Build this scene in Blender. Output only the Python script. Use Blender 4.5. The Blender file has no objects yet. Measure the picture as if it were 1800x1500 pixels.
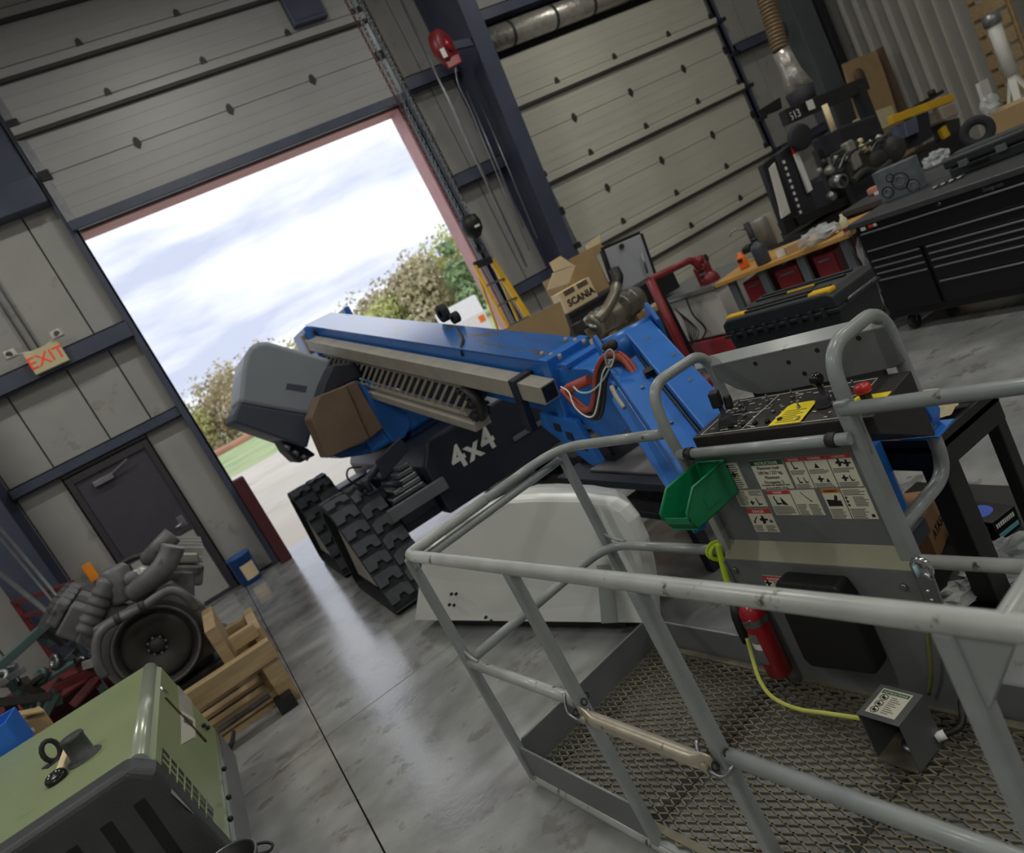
import bpy, math, random
from mathutils import Vector, Matrix
random.seed(7)
SC = bpy.context.scene
COL = SC.collection
V3 = Vector

# ------------------------------------------------------------------ camera
F_PX = 1314.0
CAM = V3((0.0, 0.0, 1.85))
def cam_axes(yaw, pitch, roll):
    fw0 = V3((math.sin(yaw), math.cos(yaw), 0)); r0 = V3((math.cos(yaw), -math.sin(yaw), 0)); up = V3((0, 0, 1))
    fw = fw0*math.cos(pitch) + up*math.sin(pitch)
    u = r0.cross(fw)
    return r0*math.cos(roll)+u*math.sin(roll), u*math.cos(roll)-r0*math.sin(roll), fw
RT, UP, FW = cam_axes(math.radians(22.18), math.radians(-10.15), math.radians(-27.87))
cd = bpy.data.cameras.new('camera'); co = bpy.data.objects.new('camera', cd); COL.objects.link(co)
cd.sensor_fit = 'HORIZONTAL'; cd.sensor_width = 36.0; cd.lens = F_PX/1800*36.0
cd.clip_start = 0.05; cd.clip_end = 600
m = Matrix((RT, UP, -FW)).transposed().to_4x4(); m.translation = CAM
co.matrix_world = m
cd.dof.use_dof = True; cd.dof.focus_distance = 2.45; cd.dof.aperture_fstop = 3.2
SC.camera = co

# ------------------------------------------------------------------ world: overcast sky
w = bpy.data.worlds.new('sky'); SC.world = w; w.use_nodes = True
nt = w.node_tree; N = nt.nodes; L = nt.links
for n in list(N): N.remove(n)
out = N.new('ShaderNodeOutputWorld'); bg = N.new('ShaderNodeBackground')
tc = N.new('ShaderNodeTexCoord'); mp = N.new('ShaderNodeMapping'); mp.inputs['Scale'].default_value = (1.6, 1.6, 7.0)
mp.inputs['Location'].default_value = (0.35, 0.2, 0.15)
nz = N.new('ShaderNodeTexNoise'); nz.inputs['Scale'].default_value = 1.7; nz.inputs['Detail'].default_value = 6; nz.inputs['Roughness'].default_value = .5
rp = N.new('ShaderNodeValToRGB')
rp.color_ramp.elements[0].position = .40; rp.color_ramp.elements[0].color = (.51, .56, .70, 1)
rp.color_ramp.elements[1].position = .60; rp.color_ramp.elements[1].color = (1.0, 1.02, 1.05, 1)
L.new(tc.outputs['Generated'], mp.inputs['Vector']); L.new(mp.outputs['Vector'], nz.inputs['Vector'])
L.new(nz.outputs['Fac'], rp.inputs['Fac']); L.new(rp.outputs['Color'], bg.inputs['Color']); bg.inputs['Strength'].default_value = 1.45
L.new(bg.outputs['Background'], out.inputs['Surface'])

# ------------------------------------------------------------------ exposure
vs = SC.view_settings
vs.view_transform = 'Standard'; vs.look = 'None'; vs.gamma = 1.0; vs.exposure = -0.12; vs.use_curve_mapping = False

# ------------------------------------------------------------------ the shop's ceiling lamps (fixtures are built with the ceiling)
LAMPS = [(x, y) for x in (-3.0, 2.5, 8.0) for y in (-5.0, 0.8, 6.6)]
LAMP_Z = 7.2
for x, y in LAMPS:
    ld = bpy.data.lights.new('lamp_light', 'AREA'); ld.shape = 'RECTANGLE'; ld.size = 1.2; ld.size_y = .3
    ld.energy = 82; ld.color = (1.0, .98, .92)
    lo = bpy.data.objects.new('lamp_light', ld); COL.objects.link(lo); lo.location = (x, y, LAMP_Z-.09)

# ------------------------------------------------------------------ helpers: pixel -> world point at a given height / depth / distance
def ray(px, py): return RT*((px-900)/F_PX) - UP*((py-750)/F_PX) + FW
def AZ(px, py, z): d = ray(px, py); return CAM + d*((z-CAM.z)/d.z)
def AY(px, py, y): d = ray(px, py); return CAM + d*(y/d.y)
def AX(px, py, x): d = ray(px, py); return CAM + d*(x/d.x)
def AD(px, py, r): d = ray(px, py); return CAM + d*(r/math.hypot(d.x, d.y))

# ------------------------------------------------------------------ materials
def lin(h):
    if not isinstance(h, str): return h
    h = h.lstrip('#'); o = []
    for i in (0, 2, 4):
        c = int(h[i:i+2], 16)/255; o.append(c/12.92 if c <= .04045 else ((c+.055)/1.055)**2.4)
    return tuple(o)
MATS = {}
def mat(name, col, rough=.5, metal=0.0, var=.10, scale=6.0, bump=0.0, bscale=60.0, wear=None, wear_at=.62, wscale=9.0, stretch=(1, 1, 1), emit=0.0, spec=.5, alpha=1.0, trans=0.0, rvar=.0, coat=0.0):
    if name in MATS: return MATS[name]
    c = lin(col); M = bpy.data.materials.new(name); M.use_nodes = True
    nt = M.node_tree; N = nt.nodes; L = nt.links; b = N['Principled BSDF']
    tc = N.new('ShaderNodeTexCoord'); mp = N.new('ShaderNodeMapping'); mp.inputs['Scale'].default_value = stretch
    L.new(tc.outputs['Object'], mp.inputs['Vector'])
    nz = N.new('ShaderNodeTexNoise'); nz.inputs['Scale'].default_value = scale; nz.inputs['Detail'].default_value = 5
    L.new(mp.outputs['Vector'], nz.inputs['Vector'])
    rp = N.new('ShaderNodeValToRGB'); e = rp.color_ramp.elements
    e[0].position = .3; e[1].position = .7
    e[0].color = tuple(max(0, x*(1-var)) for x in c)+(1,); e[1].color = tuple(min(1, x*(1+var)) for x in c)+(1,)
    L.new(nz.outputs['Fac'], rp.inputs['Fac']); colout = rp.outputs['Color']
    if wear:
        n2 = N.new('ShaderNodeTexNoise'); n2.inputs['Scale'].default_value = wscale; n2.inputs['Detail'].default_value = 8; n2.inputs['Roughness'].default_value = .65
        L.new(mp.outputs['Vector'], n2.inputs['Vector'])
        r2 = N.new('ShaderNodeValToRGB'); r2.color_ramp.elements[0].position = wear_at; r2.color_ramp.elements[1].position = min(1, wear_at+.06)
        r2.color_ramp.elements[0].color = (0, 0, 0, 1); r2.color_ramp.elements[1].color = (1, 1, 1, 1)
        L.new(n2.outputs['Fac'], r2.inputs['Fac'])
        mx = N.new('ShaderNodeMix'); mx.data_type = 'RGBA'
        L.new(r2.outputs['Color'], mx.inputs[0]); L.new(colout, mx.inputs[6]); mx.inputs[7].default_value = lin(wear)+(1,)
        colout = mx.outputs[2]
    L.new(colout, b.inputs['Base Color'])
    b.inputs['Roughness'].default_value = rough; b.inputs['Metallic'].default_value = metal
    b.inputs['Specular IOR Level'].default_value = spec
    if coat: b.inputs['Coat Weight'].default_value = coat; b.inputs['Coat Roughness'].default_value = .15
    if rvar:
        mr = N.new('ShaderNodeMapRange'); mr.inputs['To Min'].default_value = max(.03, rough-rvar); mr.inputs['To Max'].default_value = min(1, rough+rvar)
        mr.inputs['From Min'].default_value = .3; mr.inputs['From Max'].default_value = .7
        L.new(nz.outputs['Fac'], mr.inputs['Value']); L.new(mr.outputs['Result'], b.inputs['Roughness'])
    if bump:
        n3 = N.new('ShaderNodeTexNoise'); n3.inputs['Scale'].default_value = bscale; n3.inputs['Detail'].default_value = 4
        L.new(mp.outputs['Vector'], n3.inputs['Vector'])
        bp = N.new('ShaderNodeBump'); bp.inputs['Strength'].default_value = bump; bp.inputs['Distance'].default_value = .02
        L.new(n3.outputs['Fac'], bp.inputs['Height']); L.new(bp.outputs['Normal'], b.inputs['Normal'])
    if emit:
        L.new(colout, b.inputs['Emission Color']); b.inputs['Emission Strength'].default_value = emit
    if trans: b.inputs['Transmission Weight'].default_value = trans
    if alpha < 1: b.inputs['Alpha'].default_value = alpha
    MATS[name] = M
    return M

# ------------------------------------------------------------------ mesh builder
def fillet(pts, r, n=6, closed=False):
    pts = [V3(p) for p in pts]; o = []
    m_ = len(pts)
    for i, p in enumerate(pts):
        if not closed and i in (0, m_-1): o.append(p); continue
        a = pts[i-1]; b = pts[(i+1) % m_]
        da = a-p; db = b-p
        rr = min(r, da.length*.49, db.length*.49)
        A = p+da.normalized()*rr; B_ = p+db.normalized()*rr
        for k in range(n+1):
            t = k/n; o.append(A*(1-t)**2 + p*(2*t*(1-t)) + B_*t*t)
    return o
def smooth_pts(pts, n=6):
    pts = [V3(p) for p in pts]; o = []
    P = [pts[0]*2-pts[1]]+pts+[pts[-1]*2-pts[-2]]
    for i in range(1, len(P)-2):
        for k in range(n):
            t = k/n; a, b, c, d = P[i-1:i+3]
            o.append(.5*((2*b)+(c-a)*t+(2*a-5*b+4*c-d)*t*t+(3*b-a-3*c+d)*t**3))
    o.append(pts[-1]); return o
class MB:
    def __init__(s, fr=None): s.v = []; s.f = []; s.sm = []; s.fr = fr
    def add(s, vs, fs, sm=False):
        b = len(s.v)
        for p in vs:
            p = V3(p); s.v.append(s.fr @ p if s.fr else p)
        for f in fs: s.f.append(tuple(b+i for i in f)); s.sm.append(sm)
        return s
    def box(s, lo, hi):
        (a, b, c), (d, e, f) = lo, hi
        s.add([(a,b,c),(d,b,c),(d,e,c),(a,e,c),(a,b,f),(d,b,f),(d,e,f),(a,e,f)],
              [(0,3,2,1),(4,5,6,7),(0,1,5,4),(1,2,6,5),(2,3,7,6),(3,0,4,7)]); return s
    def obox(s, c, size, rz=0.0, rx=0.0, ry=0.0):
        M = Matrix.Translation(c) @ Matrix.Rotation(rz, 4, 'Z') @ Matrix.Rotation(ry, 4, 'Y') @ Matrix.Rotation(rx, 4, 'X')
        x, y, z = [k/2 for k in size]
        vs = [M @ V3(p) for p in [(-x,-y,-z),(x,-y,-z),(x,y,-z),(-x,y,-z),(-x,-y,z),(x,-y,z),(x,y,z),(-x,y,z)]]
        s.add(vs, [(0,3,2,1),(4,5,6,7),(0,1,5,4),(1,2,6,5),(2,3,7,6),(3,0,4,7)]); return s
    def bar(s, p0, p1, w, h, up=(0, 0, 1)):
        p0 = V3(p0); p1 = V3(p1); d = (p1-p0).normalized(); up = V3(up)
        if abs(d.dot(up)) > .98: up = V3((0, 1, 0))
        x = d.cross(up).normalized()*w/2; y = x.cross(d).normalized()*h/2
        vs = [p0-x-y, p0+x-y, p0+x+y, p0-x+y, p1-x-y, p1+x-y, p1+x+y, p1-x+y]
        s.add(vs, [(0,1,2,3),(7,6,5,4),(0,4,5,1),(1,5,6,2),(2,6,7,3),(3,7,4,0)]); return s
    def tube(s, pts, r, n=10, closed=False, caps=True):
        pts = [V3(p) for p in pts]; m_ = len(pts)
        rs = r if isinstance(r, (list, tuple)) else [r]*m_
        vs = []; prev = None
        for i, p in enumerate(pts):
            if closed: t = (pts[(i+1) % m_]-pts[i-1]).normalized()
            else: t = (pts[min(i+1, m_-1)]-pts[max(i-1, 0)]).normalized()
            if prev is None:
                u = V3((0, 0, 1)) if abs(t.z) < .9 else V3((1, 0, 0))
                x = t.cross(u).normalized()
            else: x = (prev-t*prev.dot(t)).normalized()
            prev = x; y = t.cross(x)
            for k in range(n):
                a = 2*math.pi*k/n; vs.append(p+(x*math.cos(a)+y*math.sin(a))*rs[i])
        fs = []
        for i in range(m_ if closed else m_-1):
            j = (i+1) % m_
            for k in range(n):
                l = (k+1) % n; fs.append((i*n+k, i*n+l, j*n+l, j*n+k))
        b = len(s.v); s.add(vs, fs, True)
        if caps and not closed:
            s.f.append(tuple(b+k for k in reversed(range(n)))); s.sm.append(False)
            s.f.append(tuple(b+(m_-1)*n+k for k in range(n))); s.sm.append(False)
        return s
    def cyl(s, p0, p1, r, n=16, r1=None):
        return s.tube([p0, p1], [r, r if r1 is None else r1], n)
    def lathe(s, prof, o, ax=(0, 0, 1), n=20, sm=True):
        ax = V3(ax).normalized(); o = V3(o); u = V3((1, 0, 0)) if abs(ax.x) < .9 else V3((0, 1, 0))
        x = ax.cross(u).normalized(); y = ax.cross(x); vs = []; fs = []
        for r, t in prof:
            for k in range(n):
                a = 2*math.pi*k/n; vs.append(o+ax*t+(x*math.cos(a)+y*math.sin(a))*max(r, 1e-4))
        for i in range(len(prof)-1):
            for k in range(n):
                l = (k+1) % n; fs.append((i*n+k, i*n+l, (i+1)*n+l, (i+1)*n+k))
        s.add(vs, fs, sm); return s
    def prism(s, poly, o, ex, ey, t, back=0.0):
        """polygon (a,b) in the plane o+a*ex+b*ey, thick from back to t along ex x ey"""
        o = V3(o); ex = V3(ex); ey = V3(ey); n = ex.cross(ey).normalized(); k = len(poly)
        A = [o+ex*a+ey*b+n*back for a, b in poly]; B_ = [o+ex*a+ey*b+n*t for a, b in poly]
        s.add(A+B_, [tuple(reversed(range(k))), tuple(range(k, 2*k))]+[(i, (i+1) % k, k+(i+1) % k, k+i) for i in range(k)]); return s
    def poly(s, pts, n, t):
        """polygon of world points thickened by t along n"""
        pts = [V3(p) for p in pts]; n = V3(n).normalized()*t; k = len(pts)
        s.add(pts+[p+n for p in pts], [tuple(reversed(range(k))), tuple(range(k, 2*k))]+[(i, (i+1) % k, k+(i+1) % k, k+i) for i in range(k)]); return s
    def sphere(s, c, r, n=12, sc=(1, 1, 1)):
        c = V3(c); vs = []; fs = []; h = n//2
        for i in range(h+1):
            a = math.pi*i/h
            for k in range(n):
                b = 2*math.pi*k/n; vs.append(c+V3((r*math.sin(a)*math.cos(b)*sc[0], r*math.sin(a)*math.sin(b)*sc[1], r*math.cos(a)*sc[2])))
        for i in range(h):
            for k in range(n):
                l = (k+1) % n; fs.append((i*n+k, (i+1)*n+k, (i+1)*n+l, i*n+l))
        s.add(vs, fs, True); return s
    def build(s, name, material, parent=None, bevel=0.0, seg=2, kind=None, label=None, cat=None, group=None):
        if parent is not None: off = WL[parent.name]
        else:
            lo = V3([min(p[i] for p in s.v) for i in range(3)]); hi = V3([max(p[i] for p in s.v) for i in range(3)])
            off = V3(((lo.x+hi.x)/2, (lo.y+hi.y)/2, lo.z))
        me = bpy.data.meshes.new(name); me.from_pydata([p-off for p in s.v], [], s.f)
        for i, p in enumerate(me.polygons): p.use_smooth = s.sm[i]
        me.materials.append(material if not isinstance(material, str) else MATS[material]); me.update()
        o = bpy.data.objects.new(name, me); COL.objects.link(o)
        if parent is not None: o.parent = parent
        else: o.location = off
        WL[o.name] = off.copy()
        if bevel:
            b = o.modifiers.new('bevel', 'BEVEL'); b.width = bevel; b.segments = seg; b.limit_method = 'ANGLE'; b.angle_limit = math.radians(40)
        return tag(o, label, cat, group, kind)
WL = {}
def tag(o, label=None, cat=None, group=None, kind=None):
    if label: o['label'] = label
    if cat: o['category'] = cat
    if group: o['group'] = group
    if kind: o['kind'] = kind
    return o
def T(name, label, cat, loc=(0, 0, 0), group=None, kind=None):
    o = bpy.data.objects.new(name, None); COL.objects.link(o); o.location = loc; o.empty_display_size = .1
    WL[o.name] = V3(loc)
    return tag(o, label, cat, group, kind)
def dup(o, loc, label=None, rot=None, parent=None):
    c = o.copy(); COL.objects.link(c); c.parent = parent
    if parent is None: c.location = loc
    if rot is not None: c.rotation_euler = rot
    if label: c['label'] = label
    for ch in list(o.children): dup(ch, None, None, None, c)
    return c
def piece(src, off):
    """one more piece that shares its mesh with src, moved by off, under the same parent"""
    c = src.copy(); COL.objects.link(c); c.location = src.location+V3(off); return c
def frame_of(ex, ey, o):
    ex = V3(ex).normalized(); ey = V3(ey); ey = (ey-ex*ey.dot(ex)).normalized(); ez = ex.cross(ey)
    M = Matrix((ex, ey, ez)).transposed().to_4x4(); M.translation = V3(o); return M
def text(name, s_, o, ex, ey, size, material, parent, ext=.0008, align='LEFT', sx=1.0, bold=0.0):
    cu = bpy.data.curves.new(name, 'FONT'); cu.body = s_; cu.size = size; cu.extrude = ext; cu.align_x = align; cu.resolution_u = 2; cu.offset = bold; cu.space_character = 1.12 if bold > .005 else 1.0
    ob = bpy.data.objects.new(name, cu); me = bpy.data.meshes.new_from_object(ob); bpy.data.objects.remove(ob)
    M = frame_of(ex, ey, o) @ Matrix.Diagonal((sx, 1, 1, 1)); off = WL[parent.name] if parent else V3((0, 0, 0))
    me.transform(Matrix.Translation(-off) @ M); me.materials.clear(); me.materials.append(MATS[material]); me.name = name
    ob = bpy.data.objects.new(name, me); COL.objects.link(ob); ob.parent = parent; WL[ob.name] = off.copy()
    return ob

# ================================================================== materials
mat('concrete', '#929392', .19, var=.26, scale=3.2, bump=.05, bscale=30, wear='#7b7975', wear_at=.57, wscale=5.0, rvar=.07, spec=1.0, coat=.35, stretch=(1, 1.2, 1))
mat('joint', '#6a6762', .8)
mat('liner', '#a7a6a2', .45, var=.07, scale=2.2, wear='#989690', wear_at=.60, wscale=3)
mat('backing', '#3c3c3e', .8)
mat('navy_steel', '#474d60', .42, var=.14, scale=3)
mat('grey_steel', '#5d6468', .5, var=.12, scale=3)
mat('door_skin', '#a09f9e', .42, var=.05, scale=2.0, stretch=(.3, 1, 5))
mat('door_skin_pale', '#c2c1b4', .42, var=.05, scale=2.0, stretch=(.3, 1, 5))
mat('seal_dark', '#23242c', .7)
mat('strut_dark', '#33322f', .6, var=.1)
mat('pink_trim', '#c8989a', .55, var=.08)
mat('galv', '#8d9094', .38, .7, var=.15, scale=12)
mat('brown_paint', '#4a3438', .5, var=.12)
mat('brown_door', '#48444f', .5, var=.08)
mat('kick_panel', '#a9a8a4', .5, var=.06)
mat('white_plastic', '#d9d8d0', .45, var=.04)
mat('cream', '#d6cfa4', .5, var=.05)
mat('red_letter', '#e2402c', .5, var=.02, emit=.35)
mat('foil', '#b9b5ad', .30, .55, var=.2, scale=9, bump=.6, bscale=14)
mat('ceiling', '#a9a9a6', .7)
mat('lamp_white', '#fff7e0', .5, emit=6.0)
mat('black', '#141416', .5, var=.15)
mat('black_gloss', '#0e0e10', .25, var=.1)
mat('rubber', '#26282c', .8, var=.2, scale=18, bump=.3, bscale=40)
mat('chrome', '#c9ccd0', .2, 1.0, var=.05)
mat('steel', '#8f9296', .35, .9, var=.15, scale=14)
mat('white', '#e6e6e2', .5, var=.03)
mat('orange', '#e8701c', .45, var=.05)
mat('red_paint', '#7c2028', .42, var=.15, scale=7, wear='#5a2a26', wear_at=.64)
mat('yellow', '#e2b21c', .45, var=.08)
mat('cardboard', '#b0946c', .8, var=.08, scale=5)
mat('cardboard_pale', '#ecd6ae', .8, var=.06, scale=5)
mat('wood', '#a38c69', .65, var=.22, scale=3, stretch=(1, 9, 9))
mat('wood_top', '#c0924f', .45, var=.15, scale=3, stretch=(8, 1, 8))
mat('clear_plastic', '#cfd4d6', .15, var=.05, alpha=.45, bump=.5, bscale=25)

# ================================================================== the setting
W = 10.28           # inner face of the door wall
ZC = 8.0            # ceiling
X0, X1, YR = -4.5, 13.9, -9.0
OPL, OPR, OPT = .36, 4.98, 4.72

# --- floor: poured slabs with saw-cut joints
fl = MB().box((X0-.3, YR-.3, -.25), (X1+.3, W+.33, -.03)).build('floor', 'joint', kind='structure', label='polished grey concrete shop floor with saw-cut joints')
xs = [X0-.3, -.134, 4.87, 9.87, X1+.3]; ys = [YR-.3, -1.15, 4.49, W+.33]
g = .004
for i in range(4):
    for j in range(3):
        MB().box((xs[i]+g, ys[j]+g, -.1), (xs[i+1]-g, ys[j+1]-g, 0)).build('slab', 'concrete', fl, bevel=.0015)

# --- wall with the overhead doors
wb = MB()
wb.box((X0-.3, W+.05, 0), (OPL, W+.34, ZC)).box((OPL, W+.05, OPT), (OPR, W+.34, ZC)).box((OPR, W+.05, 0), (X1+.3, W+.34, ZC))
wall = wb.build('wall_back', 'backing', kind='structure', label='metal-clad shop wall with two overhead door openings')
def panel(x0, x1, z0, z1):
    MB().box((x0+.008, W, z0), (x1-.008, W+.05, z1)).build('panel', 'liner', wall, bevel=.006)
e = [-4.5, -3.6, -2.7, -1.73, -1.22]
for a, b in zip(e, e[1:]):
    panel(a, b, .02, 2.25); panel(a, b, 2.25, 3.42); panel(a, b, 3.42, ZC)
panel(-1.22, -.19, 2.19, 2.25); panel(-.19, OPL, .02, 2.25)
for a, b in ((-1.22, -.54), (-.54, -.03), (-.03, OPL)): panel(a, b, 2.25, 3.42)
for a, b in ((-1.22, -.07), (-.07, OPL)): panel(a, b, 3.42, ZC)
for a, b in ((OPR, 5.55), (5.55, 6.05), (6.05, 6.5)):
    for z0, z1 in ((.02, 1.5), (1.5, 3.4), (3.4, 4.9), (4.9, ZC)): panel(a, b, z0, z1)
for k in range(5): panel(6.5+k*.93, 6.5+(k+1)*.93, 5.3, ZC)
for a, b in ((11.15, 11.75), (11.75, 12.5), (12.5, 13.2), (13.2, 13.9)):
    for z0, z1 in ((.02, 1.4), (1.4, 3.45), (3.45, ZC)): panel(a, b, z0, z1)
for (x0, x1, z0, z1, d) in ((-1.73, .30, 3.31, 3.53, .2), (-1.73, .30, 2.22, 2.36, .12), (-4.5, -2.2, 3.31, 3.53, .2), (5.1, 6.0, 3.30, 3.50, .2), (5.1, 6.0, 4.78, 4.98, .2), (5.1, 6.0, 1.52, 1.7, .2), (11.2, 12.5, 3.40, 3.58, .2), (11.2, 12.5, 1.5, 1.66, .2), (6.2, 11.2, 5.28, 5.46, .3)):
    MB().box((x0, W-d, z1-.02), (x1, W, z1)).box((x0, W-d, z0), (x1, W-d+.02, z1)).box((x0, W-.02, z0), (x1, W, z1)).box((x0, W-d, z0), (x1, W-.02, z0+.02)).build('girt', 'navy_steel', wall, bevel=.004)
# jamb and header liners of the open doorway
for lo, hi in (((OPR-.035, W+.04, 0), (OPR, W+.40, OPT)), ((OPL, W+.04, 0), (OPL+.03, W+.40, OPT)), ((OPL, W+.04, OPT-.03), (OPR, W+.40, OPT))):
    MB().box(lo, hi).build('jamb_liner', 'pink_trim', wall, bevel=.004)
# door tracks (angle iron) beside both openings
for x, zt in ((OPL-.02, ZC), (OPR+.06, ZC), (11.13, ZC)):
    s_ = 1 if x > 3 else -1
    MB().box((x-.05, W-.16, 0), (x+.05, W-.10, zt)).box((x-.05 if s_ > 0 else x+.02, W-.16, 0), (x-.02 if s_ > 0 else x+.05, W-.02, zt)).build('door_track', 'navy_steel', wall, bevel=.004)
for k in range(12):
    MB().box((11.06, W-.2, .4+k*.6), (11.24, W-.09, .46+k*.6)).build('track_bracket', 'seal_dark', wall)
# tapered building columns (deeper toward the roof)
def column(xc, y_base, y_top, wid, m, web=.02):
    h = wid/2
    MB().add([(xc-h, y_base, 0), (xc+h, y_base, 0), (xc+h, y_base+.025, 0), (xc-h, y_base+.025, 0), (xc-h, y_top, ZC), (xc+h, y_top, ZC), (xc+h, y_top+.025, ZC), (xc-h, y_top+.025, ZC)],
             [(0,3,2,1),(4,5,6,7),(0,1,5,4),(1,2,6,5),(2,3,7,6),(3,0,4,7)]).build('column_flange', m, wall, bevel=.003)
    MB().add([(xc-web, y_base+.025, 0), (xc+web, y_base+.025, 0), (xc+web, W-.02, 0), (xc-web, W-.02, 0), (xc-web, y_top+.025, ZC), (xc+web, y_top+.025, ZC), (xc+web, W-.02, ZC), (xc-web, W-.02, ZC)],
             [(0,3,2,1),(4,5,6,7),(0,1,5,4),(1,2,6,5),(2,3,7,6),(3,0,4,7)]).build('column_web', m, wall)
    MB().box((xc-h, W-.03, 0), (xc+h, W, ZC)).build('column_flange', m, wall, bevel=.003)
column(6.08, 9.98, 8.86, .27, 'navy_steel')
column(-1.97, 9.75, 9.3, .46, 'navy_steel', .03)
MB().box((-1.73, W-.26, 5.08), (.27, W, 5.40)).build('girt', 'navy_steel', wall, bevel=.006)
MB().box((-1.73, W-.10, 5.40), (.27, W, 6.5)).build('header_panel', 'navy_steel', wall, bevel=.006)
MB().box((12.55, W-.42, 0), (13.10, W, ZC)).build('corner_post', 'grey_steel', wall, bevel=.01)
MB().box((13.45, W-.30, 0), (13.56, W, ZC)).build('corner_post', 'seal_dark', wall, bevel=.01)
MB().box((13.16, W-.46, 0), (13.34, W, ZC)).build('corner_post', 'seal_dark', wall, bevel=.01)

# --- the other walls, ceiling and its lamps
wr = MB().box((X1, YR, 0), (X1+.25, W, ZC)).build('wall_right', 'liner', kind='structure', label='ribbed pale metal side wall')
mat('rib', '#cfcec4', .35, var=.05)  # paler than the wall: edge highlights of the ribs painted into their colour
rib0 = MB().prism([(-.035, 0), (-.02, .06), (.02, .06), (.035, 0)], (X1, 9.95, 0), (0, -1, 0), (-1, 0, 0), -ZC).build('rib', 'rib', wr)
for k in range(1, 34): piece(rib0, (0, -.262*k, 0))
MB().box((X0-.25, YR, 0), (X0, W, ZC)).build('wall_left', 'liner', kind='structure', label='metal side wall at the dark left end')
MB().box((X0, YR-.25, 0), (X1, YR, ZC)).build('wall_rear', 'liner', kind='structure', label='metal wall behind the viewer')
MB().box((X0-.3, YR-.3, ZC), (X1+.3, W+.34, ZC+.2)).build('ceiling', 'ceiling', kind='structure', label='insulated shop ceiling')
for i, (x, y) in enumerate(LAMPS):
    t = T('ceiling_lamp', 'white linear ceiling lamp hanging over the shop floor', 'lamp', (x, y, LAMP_Z-.06), 'ceiling lamps over the shop')
    MB().box((x-.68, y-.2, LAMP_Z), (x+.68, y+.2, LAMP_Z+.07)).build('housing', 'white', t, bevel=.01)
    MB().box((x-.62, y-.16, LAMP_Z-.03), (x+.62, y+.16, LAMP_Z)).build('diffuser', 'lamp_white', t)
    for sx in (-.5, .5): MB().cyl((x+sx, y, LAMP_Z+.07), (x+sx, y, ZC), .008, 6).build('hanger_rod', 'galv', t)

# --- overhead doors
def hinge_mesh():
    return MB().prism([(0, -.075), (.045, -.02), (.03, .05), (0, .075), (-.03, .05), (-.045, -.02)], (0, 0, 0), (1, 0, 0), (0, 0, 1), .02)
def overhead(name, label, x0, x1, yf, zs, hx, struts, skin):
    d = T(name, label, None, ((x0+x1)/2, yf, zs[0]), kind='structure')
    for z0, z1 in zip(zs, zs[1:]):
        h = z1-z0
        mb = MB().box((x0, yf, z0+.003), (x1, yf+.05, z1-.003))
        p = mb.build('door_panel', skin, d, bevel=.005)
        for k in (1, 2, 3):
            MB().box((x0+.02, yf-.003, z0+h*k/4-.004), (x1-.02, yf+.01, z0+h*k/4+.004)).build('groove_bead', skin, p)
    first = None
    for i, z in enumerate(zs[1:-1]):
        for x in hx:
            if first is None:
                h = hinge_mesh(); h.v = [p+V3((x, yf-.0, z)) for p in h.v]; first = h.build('hinge', 'strut_dark', d); base = V3((x, yf, z))
            else: piece(first, V3((x, yf, z))-base)
        for x in (x0, x1-.12):
            MB().box((x, yf-.03, z-.06), (x+.12, yf, z+.06)).build('end_hinge', 'seal_dark', d, bevel=.006)
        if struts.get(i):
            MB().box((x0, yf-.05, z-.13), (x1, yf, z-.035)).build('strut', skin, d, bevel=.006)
            MB().box((x0, yf-.06, z-.178), (x1, yf, z-.138)).build('strut_shade_bar', 'strut_dark', d, bevel=.004)  # dark bar below each strut; on the raised door it paints the shaded underside
    for x in (x0, x1-.09): MB().box((x, yf-.012, zs[0]), (x+.09, yf, zs[-1])).build('end_stile', 'galv', d, bevel=.003)
    return d
d1 = overhead('door_1', 'raised overhead door above the daylight opening', OPL-.03, OPR+.04, W-.20, [4.79, 5.36, 5.99, 6.61, 7.22, 7.85], (1.49, 2.71, 3.90), {1: 1, 2: 1, 3: 1}, 'door_skin')
MB().box((OPL-.03, W-.22, 4.68), (OPR+.04, W-.14, 4.80)).build('bottom_seal', 'navy_steel', d1, bevel=.01)
d2 = overhead('door_2', 'closed pale overhead door to the right of the column', 6.5, 11.1, W-.10, [0.02, .58, 1.175, 1.77, 2.365, 2.96, 3.56, 4.155, 4.77], (7.54, 8.76, 9.99), {1: 1, 2: 1, 4: 1, 6: 1}, 'door_skin_pale')
# foil-wrapped run above the closed door
t = T('foil_duct', 'silvery foil-wrapped duct above the closed overhead door', 'duct', (8.8, W-.2, 4.85))
MB().tube([(6.4, W-.2, 5.03), (11.0, W-.2, 5.03)], .18, 16).build('duct_body', 'foil', t)
for x in (7.02, 7.85, 8.62, 9.4, 10.2): MB().tube([(x, W-.2, 5.03), (x+.05, W-.2, 5.03)], .187, 16).build('band', 'strut_dark', t)

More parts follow.
